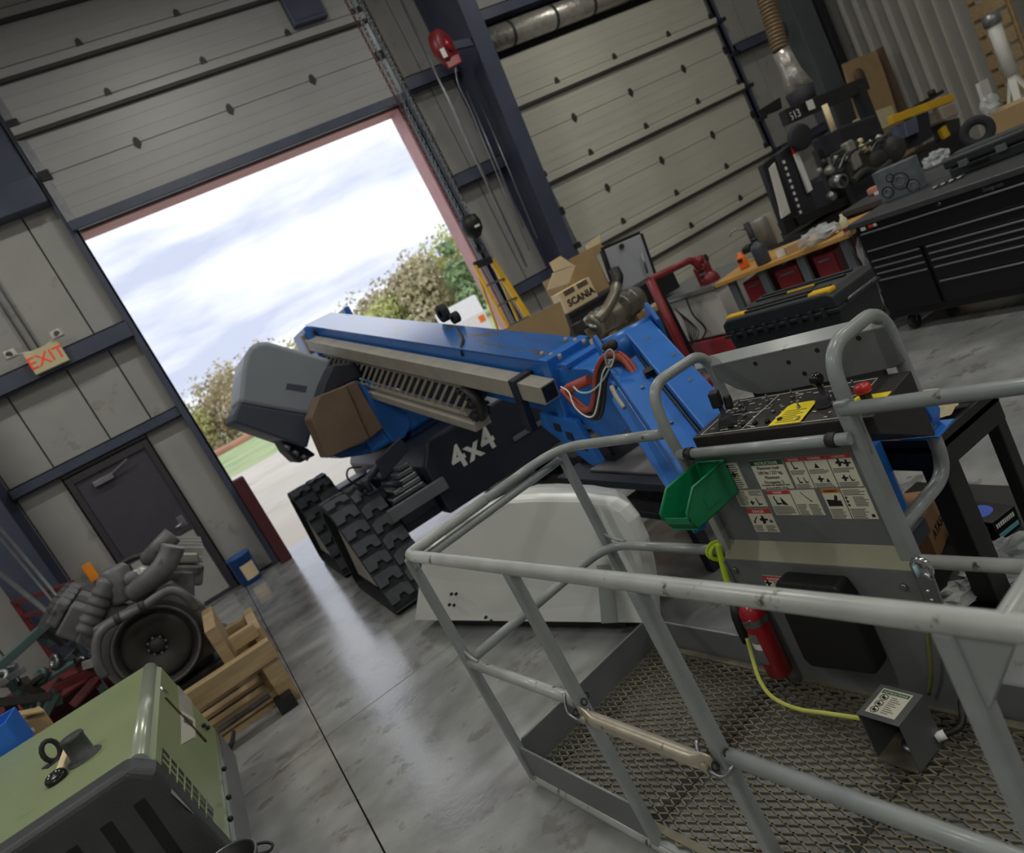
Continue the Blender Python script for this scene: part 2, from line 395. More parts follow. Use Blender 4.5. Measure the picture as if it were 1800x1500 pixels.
# --- person door with frame, kick panel and handle
d3 = T('door_3', 'dark brown steel exit door with pale lower panel', None, (-.7, W-.03, 0), kind='structure')
MB().box((-1.13, W-.05, .01), (-.27, W, 2.08)).build('door_leaf', 'brown_door', d3, bevel=.004)
MB().box((-1.20, W-.08, 0), (-1.13, W+.01, 2.17)).box((-.27, W-.08, 0), (-.20, W+.01, 2.17)).box((-1.13, W-.08, 2.08), (-.27, W+.01, 2.17)).build('door_frame', mat('frame_dark', '#3b373d', .5, var=.08), d3, bevel=.004)
MB().box((-1.10, W-.062, .05), (-.30, W-.05, .92)).build('kick_panel', 'kick_panel', d3, bevel=.003)
MB().cyl((-.36, W-.05, 1.05), (-.36, W-.12, 1.05), .018, 10).tube([(-.36, W-.12, 1.05), (-.48, W-.12, 1.05)], .012, 8).build('handle', 'chrome', d3)
MB().box((-.40, W-.056, 1.0), (-.32, W-.05, 1.15)).build('lock_plate', 'galv', d3)
c_ = MB().box((-.96, W-.12, 1.93), (-.72, W-.05, 2.0)).build('door_closer', 'galv', d3, bevel=.008)
MB().bar((-.76, W-.10, 1.98), (-.5, W-.14, 2.06), .02, .02).build('closer_arm', 'galv', d3)

# --- outdoors
mat('apron', '#d6cdbd', .8, var=.10, scale=.4, wear='#c2b6a2', wear_at=.6, wscale=.6)
mat('grass', '#a9ba84', .9, var=.25, scale=.35, wear='#b4bd8c', wear_at=.52, wscale=.3)
mat('dirt', '#c08a72', .9, var=.12, scale=.5)
MB().box((-30, W+.33, -.22), (40, 31.5, -.02)).build('ground_apron', 'apron', kind='structure', label='pale concrete yard outside the open door')
MB().box((-160, 31.5, -.6), (220, 260, -.06)).build('ground_lawn', 'grass', kind='structure', label='green field beyond the yard')
MB().box((-20, 68, -.06), (9.6, 78, .35)).build('ground_bank', 'dirt', kind='structure', bevel=.1, label='reddish dirt bank across the field')
def tree(x, y, h, wd, kind, label, seed):
    rnd = random.Random(seed)
    t = T('tree', label, 'tree', (x, y, -.06), 'budding trees beyond the field')
    mb = MB().tube([(x, y, -.06), (x+.1, y, h*.35), (x-.05, y, h*.75)], [.16*h/7, .11*h/7, .03], 7)
    for k in range(9):
        a = rnd.uniform(0, 6.28); z = rnd.uniform(.25, .6)*h
        mb.tube([(x, y, z), (x+math.cos(a)*wd*.5, y+math.sin(a)*wd*.5, z+h*.28)], [.05, .015], 5)
    mb.build('trunk', mat('bark', '#6e5f50', .9, var=.2), t)
    vs = []; fs = []
    n = 2600
    lobes = [(rnd.uniform(-.5, .5)*wd, rnd.uniform(-.5, .5)*wd, rnd.uniform(.12, .85)*h, rnd.uniform(.30, .5)*wd) for _ in range(16)]
    for k in range(n):
        lx, ly, lz, lr = rnd.choice(lobes)
        u = V3((rnd.gauss(0, 1), rnd.gauss(0, 1), rnd.gauss(0, 1))).normalized()*lr*rnd.uniform(.45, 1.08)
        c = V3((x+lx, y+ly, lz))+u
        a = V3((rnd.gauss(0, 1), rnd.gauss(0, 1), rnd.gauss(0, 1))).normalized(); b = a.cross(u).normalized()
        s_ = rnd.uniform(.12, .28)
        i = len(vs); vs += [c-a*s_-b*s_*.5, c+a*s_-b*s_*.5, c+b*s_]; fs.append((i, i+1, i+2))
    MB().add(vs, fs).build('crown', kind, t)
mat('leaf_yellow', '#c9cb86', .9, var=.25, scale=.8); mat('leaf_tan', '#c4b896', .9, var=.25, scale=.8); mat('leaf_green', '#94a97c', .9, var=.25, scale=.8)
TREES = [(15.2, 57, 4.0, 3.2, 'leaf_yellow', 'low yellow-green tree just right of the boom end'), (18.4, 57, 5.2, 3.4, 'leaf_yellow', 'rounded yellow-green tree above the middle of the boom'), (21.4, 55, 6.4, 3.6, 'leaf_tan', 'tan half-bare tree above the boom, left of the slim dark green one'),
    (23.8, 53, 7.3, 2.0, 'leaf_green', 'slim dark green tree in the right-hand tree mass'), (26.4, 56, 8.2, 4.2, 'leaf_yellow', 'big yellow-green tree next to the slim dark green tree'), (29.8, 54, 8.6, 4.4, 'leaf_tan', 'tall tan tree partly behind the right jamb'), (33.2, 55, 8.8, 4.4, 'leaf_yellow', 'yellow-green tree furthest right, behind the jamb'),
    (24.4, 62, 7.6, 5.0, 'leaf_tan', 'broad tan tree at the back of the right-hand tree mass'), (19.6, 63, 6.0, 4.6, 'leaf_tan', 'low tan tree at the back, above the boom'),
    (1.6, 82, 6.0, 4.8, 'leaf_yellow', 'yellow-green tree beside the left jamb'), (5.4, 84, 6.6, 4.8, 'leaf_tan', 'tan bare tree left of the grey hood'), (9.2, 80, 7.4, 5.0, 'leaf_tan', 'tall tan tree touching the left edge of the grey hood'), (13.4, 82, 6.6, 5.0, 'leaf_yellow', 'yellow-green tree hidden behind the grey hood'), (18.0, 80, 6.6, 5.2, 'leaf_tan', 'tan tree behind the boom end'), (-2.6, 83, 6.2, 5.0, 'leaf_tan', 'tan tree behind the left wall')]
for i, (x, y, h, wd, k, lb) in enumerate(TREES): tree(x, y, h, wd, k, lb, 100+i)
# parked vehicles near the far edge of the yard
def vehicle(name, label, cat, c, col, L_, Hb, rz, accent):
    t = T(name, label, cat, c); fr = Matrix.Translation(c) @ Matrix.Rotation(rz, 4, 'Z')
    w2 = .9
    MB(fr).prism([(-L_/2, .35), (L_/2, .35), (L_/2, Hb*.55), (L_*.28, Hb*.58), (L_*.16, Hb), (-L_*.42, Hb), (-L_/2, Hb*.62)], (0, w2, 0), (1, 0, 0), (0, 0, 1), 2*w2).build('body', mat(name+'_paint', col, .35, var=.03), t, bevel=.06)
    MB(fr).prism([(L_*.10, Hb*.62), (L_*.05, Hb*.93), (-L_*.38, Hb*.93), (-L_*.40, Hb*.62)], (0, w2+.01, 0), (1, 0, 0), (0, 0, 1), 2*w2+.02).build('side_windows', 'black_gloss', t)
    for sx in (-.32, .32):
        for sy in (-1, 1): MB(fr).cyl((sx*L_, sy*(w2-.2), .33), (sx*L_, sy*(w2+.02), .33), .33, 16).build('wheel', 'rubber', t)
    for sy in (-.7, .7): MB(fr).box((-L_/2-.03, sy-.12, Hb*.42), (-L_/2+.02, sy+.12, Hb*.56)).build('tail_lamp', accent, t)
vehicle('parked_van', 'white van parked outside behind the ladder', 'van', V3((12.3, 29.6, -.02)), '#e9e6e0', 4.6, 1.9, 1.2, 'orange')
vehicle('parked_car', 'red car parked outside the doorway, next to the white van', 'car', V3((15.4, 28.4, -.02)), '#c03a30', 4.2, 1.4, 1.0, 'orange')

# ================================================================== the boom lift
mat('boom_blue', '#2769ba', .34, var=.10, scale=5, wear='#5d86b8', wear_at=.70, wscale=14)
mat('boom_blue_top', '#2f6cb8', .2, var=.12, scale=5, wear='#5f5d54', wear_at=.54, wscale=4.5, stretch=(3, .7, 1), coat=1.0)
mat('lift_black', '#1e2230', .5, var=.15, scale=5)
mat('hood_grey', '#8b929a', .38, var=.04, scale=2)
mat('hood_dark', '#3f4654', .5, var=.06)
mat('tan_channel', '#a29d92', .45, .2, var=.12, scale=8)
mat('brown_panel', '#6e5a4a', .6, var=.10)
mat('rail_grey', '#8d9292', .36, var=.10, scale=12, wear='#4d4338', wear_at=.66, wscale=16, coat=.2)
mat('rail_worn', '#a6a9a6', .38, var=.12, scale=10, wear='#4f463a', wear_at=.60, wscale=13, coat=.2)
mat('plate_grey', '#6b6f70', .42, var=.08, scale=5, wear='#8b8d88', wear_at=.74, wscale=22)
mat('ledge_tan', '#94937e', .5, var=.08)
mat('deck_metal', '#716d5c', .5, .2, var=.2, scale=14, wear='#5b4a35', wear_at=.58, wscale=6)
mat('sticker', '#d6d4c2', .5, var=.04)
mat('ink', '#17171a', .6, var=.02); mat('ink_grey', '#5c5b55', .7, var=.02)
mat('label_red', '#c2383a', .5, var=.03); mat('label_green', '#1c5a3c', .5, var=.03); mat('label_orange', '#c9762c', .5, var=.03)
mat('tag_yellow', '#e3cf22', .5, var=.03); mat('white_line', '#c9c9c4', .5, var=.03)
mat('console_black', '#241f1d', .55, var=.25, scale=15, wear='#4a3a33', wear_at=.66)
mat('estop_red', '#c9302c', .35, var=.03)
mat('hose_black', '#1d1c1c', .5, var=.1); mat('hose_red', '#a04434', .5, var=.12); mat('wire_cyan', '#9ec6cc', .4)

lift = T('boom_lift', 'blue tracked boom lift with grey railed basket lowered to the floor', 'boom lift', (1.95, 7.1, 0))

# --- basket frame: u along the long side (toward the viewer), v across, z up
BO = V3((.505, 2.79, 0)); BU = V3((.138, -.9904, 0)).normalized(); BV = V3((.9904, .138, 0)).normalized()
BF = Matrix((BU, BV, V3((0, 0, 1)))).transposed().to_4x4(); BF.translation = BO
def bw(u, v, z): return BF @ V3((u, v, z))
RR = .0205
def rail(name, pts, r=RR, m='rail_grey'): return MB(BF).tube(pts, r, 12).build(name, m, lift)
TZ = 1.10
rail('top_rail', [(2.62, 0, TZ), (2.1, 0, TZ), (1.3, 0, TZ), (.7, 0, TZ), (.10, 0, TZ)]+fillet([(.10, 0, TZ), (0, 0, TZ), (0, .12, TZ)], .06)+[(0, .4, TZ)], .0225, 'rail_worn')
rail('top_rail', [(0, .4, TZ)]+fillet([(0, .4, TZ), (0, .83, TZ), (.4, .83, TZ)], .17, 10)[1:]+[(.70, .83, TZ)])
rail('gate_rail', [(0, .04, TZ-.05), (0, .82, TZ-.05)], .018)
rail('top_rail', [(1.40, .83, TZ), (2.62, .83, TZ)])
rail('cross_rail', [(2.13, 0, TZ), (2.13, .83, TZ)], .0225, 'rail_worn')
rail('cross_rail', [(2.13, .02, TZ), (2.22, .14, TZ)], .018, 'rail_worn')
rail('mid_rail', [(.01, 0, .6), (.73, 0, .6)], .0205, 'rail_worn')
rail('mid_rail', [(1.345, 0, .6), (2.62, 0, .6)], .0205)
rail('mid_rail', fillet([(0, .01, .6), (0, .83, .6), (.70, .83, .6)], .16, 10))
rail('mid_rail', [(1.44, .83, .6), (2.62, .83, .6)], .0205, 'rail_worn')
rail('gusset_rod', fillet([(0, .0, .66), (.05, 0, .63), (.10, 0, .62)], .03), .006)
rail('gusset_rod', fillet([(0, .83, .66), (.06, .83, .63), (.14, .83, .62)], .03), .006)
# drop bar with flattened ends, its chain links and bolts
db = MB(BF); prof = []
for k in range(25):
    t_ = k/24; u = .775+.545*t_
    fl_ = min(1, max(0, (min(t_, 1-t_)-.05)/.07)); wv = .007+.015*fl_; wz = .034-.012*fl_
    prof.append([(u, -.03+wv*math.cos(a), .585+wz*math.sin(a)) for a in [2*math.pi*j/14 for j in range(14)]])
vs_ = [p for r_ in prof for p in r_]; fs_ = [(i*14+k, i*14+(k+1) % 14, (i+1)*14+(k+1) % 14, (i+1)*14+k) for i in range(24) for k in range(14)]+[tuple(range(13, -1, -1)), tuple(24*14+k for k in range(14))]
dbo = db.add(vs_, fs_, True).build('drop_bar', mat('bar_worn', '#b5ad9c', .33, .5, var=.15, scale=12, wear='#7b6b4c', wear_at=.58, wscale=16), lift)
for u in (.80, 1.295): MB(BF).cyl((u, -.05, .585), (u, -.036, .585), .012, 8).build('bolt', 'ledge_tan', dbo)
for u, s_ in ((.75, 1), (1.325, 1)):
    for k in range(4):
        a = k*1.6; c = bw(u+.03*math.cos(a), .03*math.sin(a)-.005, .615-.008*k)
        MB().tube([c+V3((.009*math.cos(b), .009*math.sin(b)*.5, .009*math.sin(b))) for b in [2*math.pi*j/10 for j in range(10)]], .0028, 6, closed=True).build('chain_link', 'black', dbo)
    MB(BF).tube(fillet([(u-.06, -.01, .63), (u-.05, -.04, .58), (u+.03, -.045, .57), (u+.05, -.01, .60)], .03), .0055, 8).build('hook_rod', 'steel', dbo)
# posts
def post(u, v, z0, z1, w=.036, m='plate_grey'): return MB(BF).box((u-w/2, v-w/2, z0), (u+w/2, v+w/2, z1)).build('post', m, lift, bevel=.008)
for u, v, z0 in ((0, 0, .02), (.75, 0, .04), (1.325, 0, .04), (2.04, 0, .04), (0, .83, .04), (1.95, .83, .04), (2.6, 0, .04), (2.6, .83, .04)):
    p = post(u, v, z0, TZ-.01, .038, 'rail_grey')
MB(BF).prism([(-.02, 0), (.10, 0), (.02, -.14), (-.02, -.14)], (2.04, .012, TZ-.015), (1, 0, 0), (0, 0, 1), .024).build('gusset_plate', 'rail_grey', lift, bevel=.003)
MB(BF).prism([(0, 0), (.06, 0), (0, -.05)], (.015, .006, TZ-.02), (1, 0, 0), (0, 0, 1), .012).build('gusset_plate', 'rail_grey', lift, bevel=.002)
# base frame and toe boards
MB(BF).tube(fillet([(2.6, 0, .028), (0, 0, .028), (0, .83, .028), (2.6, .83, .028)], .05), .022, 12).build('base_frame', 'rail_worn', lift)
def toe(name, pts, t=.004):  # plate standing on a path in the basket plan, with rounded top corners
    (u0, v0), (u1, v1) = pts; L_ = math.hypot(u1-u0, v1-v0); ex = V3(((u1-u0)/L_, (v1-v0)/L_, 0))
    o = MB(BF).prism([(0, .035), (L_, .035), (L_, .165), (L_-.015, .19), (.015, .19), (0, .165)], (u0, v0, 0), ex, (0, 0, 1), t).build(name, 'plate_grey', lift, bevel=.002)
    MB(BF).tube([(u0+ex.x*.02, v0+ex.y*.02, .19), (u1-ex.x*.02, v1-ex.y*.02, .19)], .005, 6).build('rolled_edge', 'rail_grey', o)
toe('toe_board', ((.02, -.004), (.73, -.004))); toe('toe_board', ((1.42, -.004), (2.55, -.004)))
toe('toe_board', ((0, .01), (0, .82))); toe('toe_board', ((.02, .83), (.69, .83))); toe('toe_board', ((1.44, .83), (2.55, .83)))
MB(BF).box((.76, -.01, .03), (1.40, .06, .052)).build('entry_step', 'rail_grey', lift, bevel=.004)
# expanded-metal deck: interlocking zigzag strands
dk = MB(BF); s_ = .0165; per = .076; nu = int(2.58/per*2); hw = .0030; hh = .0045
for i in range(int(.80/s_)):
    v0 = .016+i*s_; ph = i % 2
    P_ = [(.01+k*per/2, v0+(s_/2 if (k+ph) % 2 else -s_/2)) for k in range(nu+1)]
    vs_ = []; fs_ = []
    for k, (u, v) in enumerate(P_):
        for a, b in ((-hw, -hh), (hw, -hh), (hw+.0012, hh), (-hw+.0012, hh)): vs_.append((u, v+a, .062+b))
    for k in range(nu):
        for q in range(4): fs_.append((k*4+q, k*4+(q+1) % 4, k*4+4+(q+1) % 4, k*4+4+q))
    dk.add(vs_, fs_)
dk.build('deck_mesh', 'deck_metal', lift, kind='stuff', label='rusty expanded metal deck')
for u in (.02, .65, 1.28, 1.91, 2.56): MB(BF).box((u-.02, .01, .01), (u+.02, .82, .054)).build('deck_joist', 'plate_grey', lift)
for v in (.03, .80): MB(BF).box((.01, v-.014, .05), (2.58, v+.014, .070)).build('deck_border', 'deck_metal', lift)

# --- operator's panel
MB(BF).box((.70, .80, .05), (1.42, .812, .585)).build('lower_plate', 'plate_grey', lift, bevel=.003)
MB(BF).box((.74, .84, .635), (1.41, .852, 1.0)).build('upper_plate', 'plate_grey', lift, bevel=.003)
MB(BF).add([(.71, .799, .585), (1.42, .799, .585), (1.41, .841, .645), (.73, .841, .645), (.71, .86, .585), (1.42, .86, .585), (1.41, .86, .645), (.73, .86, .645)],
           [(0,1,2,3),(7,6,5,4),(0,4,5,1),(1,5,6,2),(2,6,7,3),(3,7,4,0)]).build('ledge', 'ledge_tan', lift, bevel=.003)
for u, v, z in ((1.385, .838, .895), (.74, .798, .54), (1.375, .798, .53), (1.395, .838, .80)):
    MB(BF).cyl((u, v+.004, z), (u, v-.008, z), .011, 8).build('bolt', 'steel', lift)
MB(BF).box((.70, .79, .17), (.715, .86, .58)).build('side_flange', 'plate_grey', lift)
# frame posts of the panel (square tube) and the two hoops
MB(BF).box((1.385, .815, .05), (1.425, .865, 1.13)).build('panel_post', 'rail_grey', lift, bevel=.006)
MB(BF).box((.70, .815, .05), (.735, .86, 1.0)).build('panel_post', 'rail_grey', lift, bevel=.006)
rail('hoop', fillet([(1.405, .84, .95), (1.405, .86, 1.27), (1.405, 1.165, 1.27), (1.405, 1.165, .70), (1.405, .86, .70)], .10, 8), .0215, 'rail_grey')
rail('hoop', fillet([(.72, .835, .90), (.72, .805, 1.12), (.72, .83, 1.285), (.72, 1.14, 1.275), (.72, 1.14, .75)], .085, 8), .0205, 'rail_grey')
rail('console_bar', [(.735, .80, 1.025), (1.41, .80, 1.025)], .0185, 'rail_grey')
for u in (.79, 1.355): MB(BF).tube([(u-.015, .80, 1.025), (u+.015, .80, 1.025)], .023, 12).build('clamp_collar', 'console_black', lift)
# rear shroud with folded lip
sh = MB(BF).prism([(.66, 1.219), (1.42, 1.219), (1.44, 1.10), (1.40, 1.085), (.98, 1.07), (.88, 1.075), (.80, 1.11), (.70, 1.19)], (0, 1.13, 0), (1, 0, 0), (0, 0, 1), .004).build('rear_shroud', 'plate_grey', lift, bevel=.002)
MB(BF).add([(.66, 1.124, 1.214), (1.42, 1.124, 1.214), (1.42, 1.150, 1.246), (.64, 1.150, 1.246), (.66, 1.124, 1.219), (1.42, 1.124, 1.219), (1.42, 1.148, 1.251), (.64, 1.148, 1.251)],
           [(0,3,2,1),(4,5,6,7),(0,1,5,4),(1,2,6,5),(2,3,7,6),(3,0,4,7)]).build('shroud_lip', 'rail_grey', lift)
for u, z in ((.93, 1.19), (1.06, 1.17), (1.18, 1.19), (1.10, 1.12), (1.33, 1.20)): MB(BF).cyl((u, 1.131, z), (u, 1.123, z), .008, 8).build('rivet', 'black', sh)
# console box, toggles, joysticks, stop button
cs = MB(BF).add([(.765, .862, 1.0), (1.455, .862, 1.0), (1.455, .862, 1.055), (.765, .862, 1.055), (.785, 1.10, .86), (1.455, 1.10, .86), (1.455, 1.11, 1.075), (.785, 1.11, 1.075)],
           [(0,1,2,3),(5,4,7,6),(3,2,6,7),(1,0,4,5),(0,3,7,4),(1,5,6,2)]).build('control_console', 'console_black', lift, bevel=.004)
def ct(u, v): return bw(u, v, 1.055+(v-.862)*.0806)
def cline(mb, pts, w=.003):
    for a, b in zip(pts, pts[1:]): mb.bar(ct(*a)+V3((0, 0, .0015)), ct(*b)+V3((0, 0, .0015)), w, .0012)
mb = MB()
cline(mb, [(.80, .875), (1.36, .875), (1.36, 1.09), (.82, 1.09), (.80, .875)]); cline(mb, [(.98, .88), (1.0, 1.085)]); cline(mb, [(1.16, 1.0), (1.34, 1.0)]); cline(mb, [(.82, .99), (.98, .985)])
rnd = random.Random(3)
for k in range(70):
    u = rnd.uniform(.81, 1.33); v = rnd.uniform(.885, 1.08); l_ = rnd.uniform(.006, .022)
    cline(mb, [(u, v), (u+l_, v+rnd.uniform(-.004, .004))], rnd.choice((.002, .003, .005)))
mb.build('panel_marking', 'white_line', cs)
for k in range(13):
    u = .86+.037*k+(.01 if k % 2 else 0); v = 1.045-.04*(k % 3)
    b = ct(u, v); MB().cyl(b, b+V3((0, 0, .012)), .006, 8).cyl(b+V3((0, 0, .012)), b+V3((-.002, -.008, .032)), .003, 6).build('toggle_switch', 'steel', cs)
for k in range(5):
    b = ct(.92+.05*k, .905); MB().cyl(b, b+V3((0, 0, .010)), .009, 10).build('push_button', 'black_gloss', cs)
for (u, v, h) in ((.885, .93, .10), (1.25, .975, .085)):
    b = ct(u, v)
    j = MB().lathe([(.036, 0), (.036, .006), (.030, .010), (.032, .016), (.025, .020), (.027, .026), (.018, .032), (.009, .036), (.008, h-.02)], b, (0, 0, 1), 18).build('joystick', 'rubber', cs)
    if h > .09: MB().obox(b+V3((-.004, 0, h)), (.036, .036, .062), .5, .12, -.1).obox(b+V3((.030, -.012, h-.03)), (.026, .026, .05), .6, .1, .15).build('grip', 'black', cs, bevel=.008)
    else: MB().sphere(b+V3((0, 0, h)), .022, 14).build('grip_ball', 'black_gloss', cs)
b = ct(1.395, .955)
MB().obox(b+V3((0, 0, .002)), (.11, .08, .003), -1.4).build('stop_plate', 'tag_yellow', cs, bevel=.001)
MB().cyl(b, b+V3((0, 0, .03)), .016, 14).build('stop_stem', 'black', cs)
MB().lathe([(.001, .030), (.022, .030), (.024, .036), (.024, .048), (.020, .054), (.001, .056)], b, (0, 0, 1), 18).build('stop_button', 'estop_red', cs)
# yellow hang tag lying on the console
tg = [ct(1.095, .872), ct(1.215, .872), ct(1.205, .985), ct(1.19, 1.0), ct(1.115, 1.0), ct(1.10, .985)]
MB().poly([p+V3((0, 0, .004)) for p in tg], (0, 0, 1), .0015).build('warning_tag', 'tag_yellow', cs)
mb = MB()
for k in range(7): a = ct(1.115, .885+.011*k)+V3((0, 0, .0065)); mb.bar(a, a+BU*(.06 if k % 2 else .078), .0022, .0006)
mb.poly([ct(1.185, .885)+V3((0, 0, .006)), ct(1.205, .885)+V3((0, 0, .006)), ct(1.195, .91)+V3((0, 0, .006))], (0, 0, 1), .0008)
mb.cyl(ct(1.13, .98)+V3((0, 0, .006)), ct(1.13, .98)+V3((0, 0, .0066)), .008, 10).box if False else None
mb.build('tag_print', mat('tag_ink', '#7a6a10', .6), cs)

# --- stickers on the operator's panel
PV = .8385
def sticker(u0, u1, z0, z1, v=PV, head=None, hcol=None, hh=.017, name='sticker'):
    st = MB(BF).box((u0, v, z0), (u1, v+.0025, z1)).build(name, 'sticker', lift)
    bd = MB(BF)
    for (a, b, c, d) in ((u0, u1, z0, z0+.0012), (u0, u1, z1-.0012, z1), (u0, u0+.0012, z0, z1), (u1-.0012, u1, z0, z1)): bd.box((a, v-.0003, c), (b, v, d))
    bd.build('sticker_border', 'ink_grey', st)
    if hcol: MB(BF).box((u0+.002, v-.0005, z1-hh-.002), (u1-.002, v, z1-.002)).build('heading_band', hcol, st)
    if head: ptext(head, (u0+u1)/2, z1-hh+.0015, hh*.82, st, 'white' if hcol != 'label_orange' else 'ink', v, 'CENTER', .82)
    return st
def ptext(s_, u, z, size, st, m='ink', v=PV, align='LEFT', sx=1.0):
    return text('sticker_text', s_, bw(u, v-.0012, z), BU, (0, 0, 1), size, m, st, .0003, align, sx)
def plines(st, rects, v=PV, m='ink_grey', seed=1):  # blocks of print too small to read
    rnd = random.Random(seed); mb = MB(BF)
    for (u0, u1, z0, z1, step) in rects:
        z = z1
        while z > z0:
            mb.box((u0, v-.0007, z-step*.42), (u0+(u1-u0)*rnd.uniform(.7, 1), v, z)); z -= step
    mb.build('fine_print', m, st, kind='stuff')
def picto(st, polys, v=PV, m='ink'):
    mb = MB(BF)
    for (u, z, k, pts) in polys: mb.prism([(a*k, b*k) for a, b in pts], (u, v, z), (1, 0, 0), (0, 0, 1), .0008)
    mb.build('pictogram', m, st)
ARM = [(0, 0), (.9, .05), (1, .3), (.35, .3), (.1, 1.3), (.25, 1.5), (.1, 1.55), (-.08, 1.3), (.1, .3)]
FIG = [(0, 0), (.5, .1), (.7, .6), (1.2, .7), (1.1, 1), (.6, .95), (.5, 1.5), (.2, 1.6), (.1, 1.1), (-.4, .9), (-.3, .6), (.05, .6)]
TRI = [(0, 0), (1, 0), (.5, 1)]
st = sticker(.986, 1.118, .848, .960, head='INSTRUCTIONS', hcol='label_green', hh=.019)
for k, (s_, sz) in enumerate((('Maximum load:', .0165), ('500 lbs / 227 kg.', .0165), ('Maximum', .0165), ('Occupants: 2.', .0165))): ptext(s_, 1.052, .924-.0178*k, sz, st, align='CENTER', sx=.88)
ptext('Occupants and equipment must', 1.052, .8625, .0095, st, align='CENTER', sx=.9); ptext('not exceed 500 lbs / 227 kg.', 1.052, .8520, .0085, st, align='CENTER', sx=.9)
for i, (a, b, h_, hc) in enumerate(((1.126, 1.193, 'DANGER', 'label_red'), (1.194, 1.276, 'WARNING', 'label_orange'), (1.277, 1.358, 'WARNING', 'label_orange'))):
    st = sticker(a, b, .847, .961, head='▲'+h_ if False else h_, hcol='label_red', hh=.014)
    plines(st, [(a+.005, b-.006, .898, .913, .0042), (a+.005, b-.006, .851, .864, .0042)], seed=i)
    picto(st, [((a+b)/2-.012, .918, .017, (ARM, TRI, FIG)[i]), ((a+b)/2-.014, .868, .014, (ARM, FIG, FIG)[i]), ((a+b)/2+.008, .868, .013, (ARM, TRI, ARM)[i])]+([((a+b)/2+.012, .916, .016, FIG)] if i == 2 else []))
st = sticker(.997, 1.092, .748, .8445, head='DANGER', hcol='label_red', hh=.013)
plines(st, [(1.002, 1.086, .752, .783, .0046)], seed=5); picto(st, [(1.02, .79, .022, ARM), (1.045, .79, .02, [(0, 0), (.1, 0), (1, -.1), (.1, 1.4), (.02, 1.4)])])
st = sticker(1.093, 1.188, .748, .8445)
plines(st, [(1.098, 1.135, .752, .79, .0052), (1.142, 1.182, .752, .79, .0052)], seed=6); picto(st, [(1.13, .80, .024, [(0, 1.4), (.05, 1.45), (1.2, .1), (1.35, .1), (1.35, 0), (1.05, 0), (1.05, .12)])])
st = sticker(1.206, 1.274, .735, .845, head='WARNING', hcol='label_orange', hh=.014)
plines(st, [(1.211, 1.268, .738, .772, .0052)], seed=7)
picto(st, [(1.214, .782, .020, [(0, 0), (2.4, 0), (2.4, 1), (1.8, 1), (2.1, 1.8), (1.7, 2.0), (1.3, 1.1), (0, 1.2)])])
st = sticker(1.275, 1.361, .735, .845)
plines(st, [(1.280, 1.354, .820, .838, .0052), (1.305, 1.354, .780, .814, .005), (1.280, 1.340, .740, .772, .0052)], seed=8)
picto(st, [(1.281, .806, .007, FIG), (1.281, .793, .007, FIG), (1.281, .780, .007, FIG), (1.342, .743, .010, [(0, 0), (1, 0), (1, 1), (0, 1)])])
st = sticker(.877, .982, .680, .776, head='DANGER', hcol='label_red', hh=.018)
plines(st, [(.882, .925, .684, .708, .0052), (.932, .976, .684, .708, .0052)], seed=9)
picto(st, [(.892, .716, .022, [(0, 0), (.3, .1), (.2, .3), (1, 1.2), (.9, 1.3), (-.1, .3)]), (.928, .714, .022, FIG)]); picto(st, [(.958, .72, .014, [(0, 0), (1, 0), (1, .5), (.5, .9), (0, .5)])], m='ink_grey')
st = sticker(.862, .983, .782, .850); plines(st, [(.868, .915, .79, .845, .0052), (.925, .977, .825, .845, .005)], seed=10); picto(st, [(.918, .79, .012, FIG), (.945, .79, .018, ARM)])
st = sticker(.872, .934, .855, .958, head=None); plines(st, [(.878, .928, .86, .95, .0085)], seed=11); picto(st, [(.895, .90, .016, FIG), (.884, .942, .009, TRI)])
st = sticker(.85, .945, .42, .526, v=.7985, head='DANGER', hcol='label_red', hh=.02); plines(st, [(.89, .94, .46, .50, .006)], v=.7985, seed=12); picto(st, [(.86, .48, .018, FIG)], v=.7985)
# manual box on the lower plate
MB(BF).prism([(.935, .235), (.955, .205), (1.20, .225), (1.215, .25), (1.215, .50), (1.20, .555), (.97, .555), (.945, .50)], (0, .80, 0), (1, 0, 0), (0, 0, 1), .075).build('manual_box', 'black', lift, bevel=.012)
MB(BF).box((.945, .718, .48), (1.215, .726, .50)).build('manual_box_lid', 'black_gloss', lift, bevel=.004)

# --- jib between platform and boom tip
JN = AD(1243, 790, 2.86); JF = AD(1108, 618, 3.72)
jd = (JF-JN).normalized(); jx = jd.cross(V3((0, 0, 1))).normalized()
if jx.x < 0: jx = -jx
JFm = Matrix((jx, jd, jx.cross(jd))).transposed().to_4x4(); JFm.translation = JN
jl = (JF-JN).length
MB(JFm).box((.015, -.10, -.03), (.155, jl+.02, .10)).build('jib_link', 'boom_blue', lift, bevel=.008)
MB(JFm).box((-.145, -.12, -.08), (.0, jl-.14, .05)).build('jib_link', 'boom_blue', lift, bevel=.008)
MB(JFm).add([(-.20, -.2, -.18), (-.145, -.2, -.18), (-.145, jl-.25, -.10), (-.20, jl-.25, -.10), (-.20, -.2, -.12), (-.145, -.2, -.05), (-.145, jl-.2, -.02), (-.20, jl-.22, -.06)],
            [(0,3,2,1),(4,5,6,7),(0,1,5,4),(1,2,6,5),(2,3,7,6),(3,0,4,7)]).build('jib_side_plate', 'boom_blue', lift, bevel=.004)
MB(JFm).tube([(.007, k*jl/8-.05, .045+.006*(k % 2)) for k in range(8)], .008, 6).build('jib_cable', 'black', lift)
MB(JFm).box((-.03, jl*.60, .05), (.03, jl*.64, .085)).build('cable_clip', 'black', lift, bevel=.004)
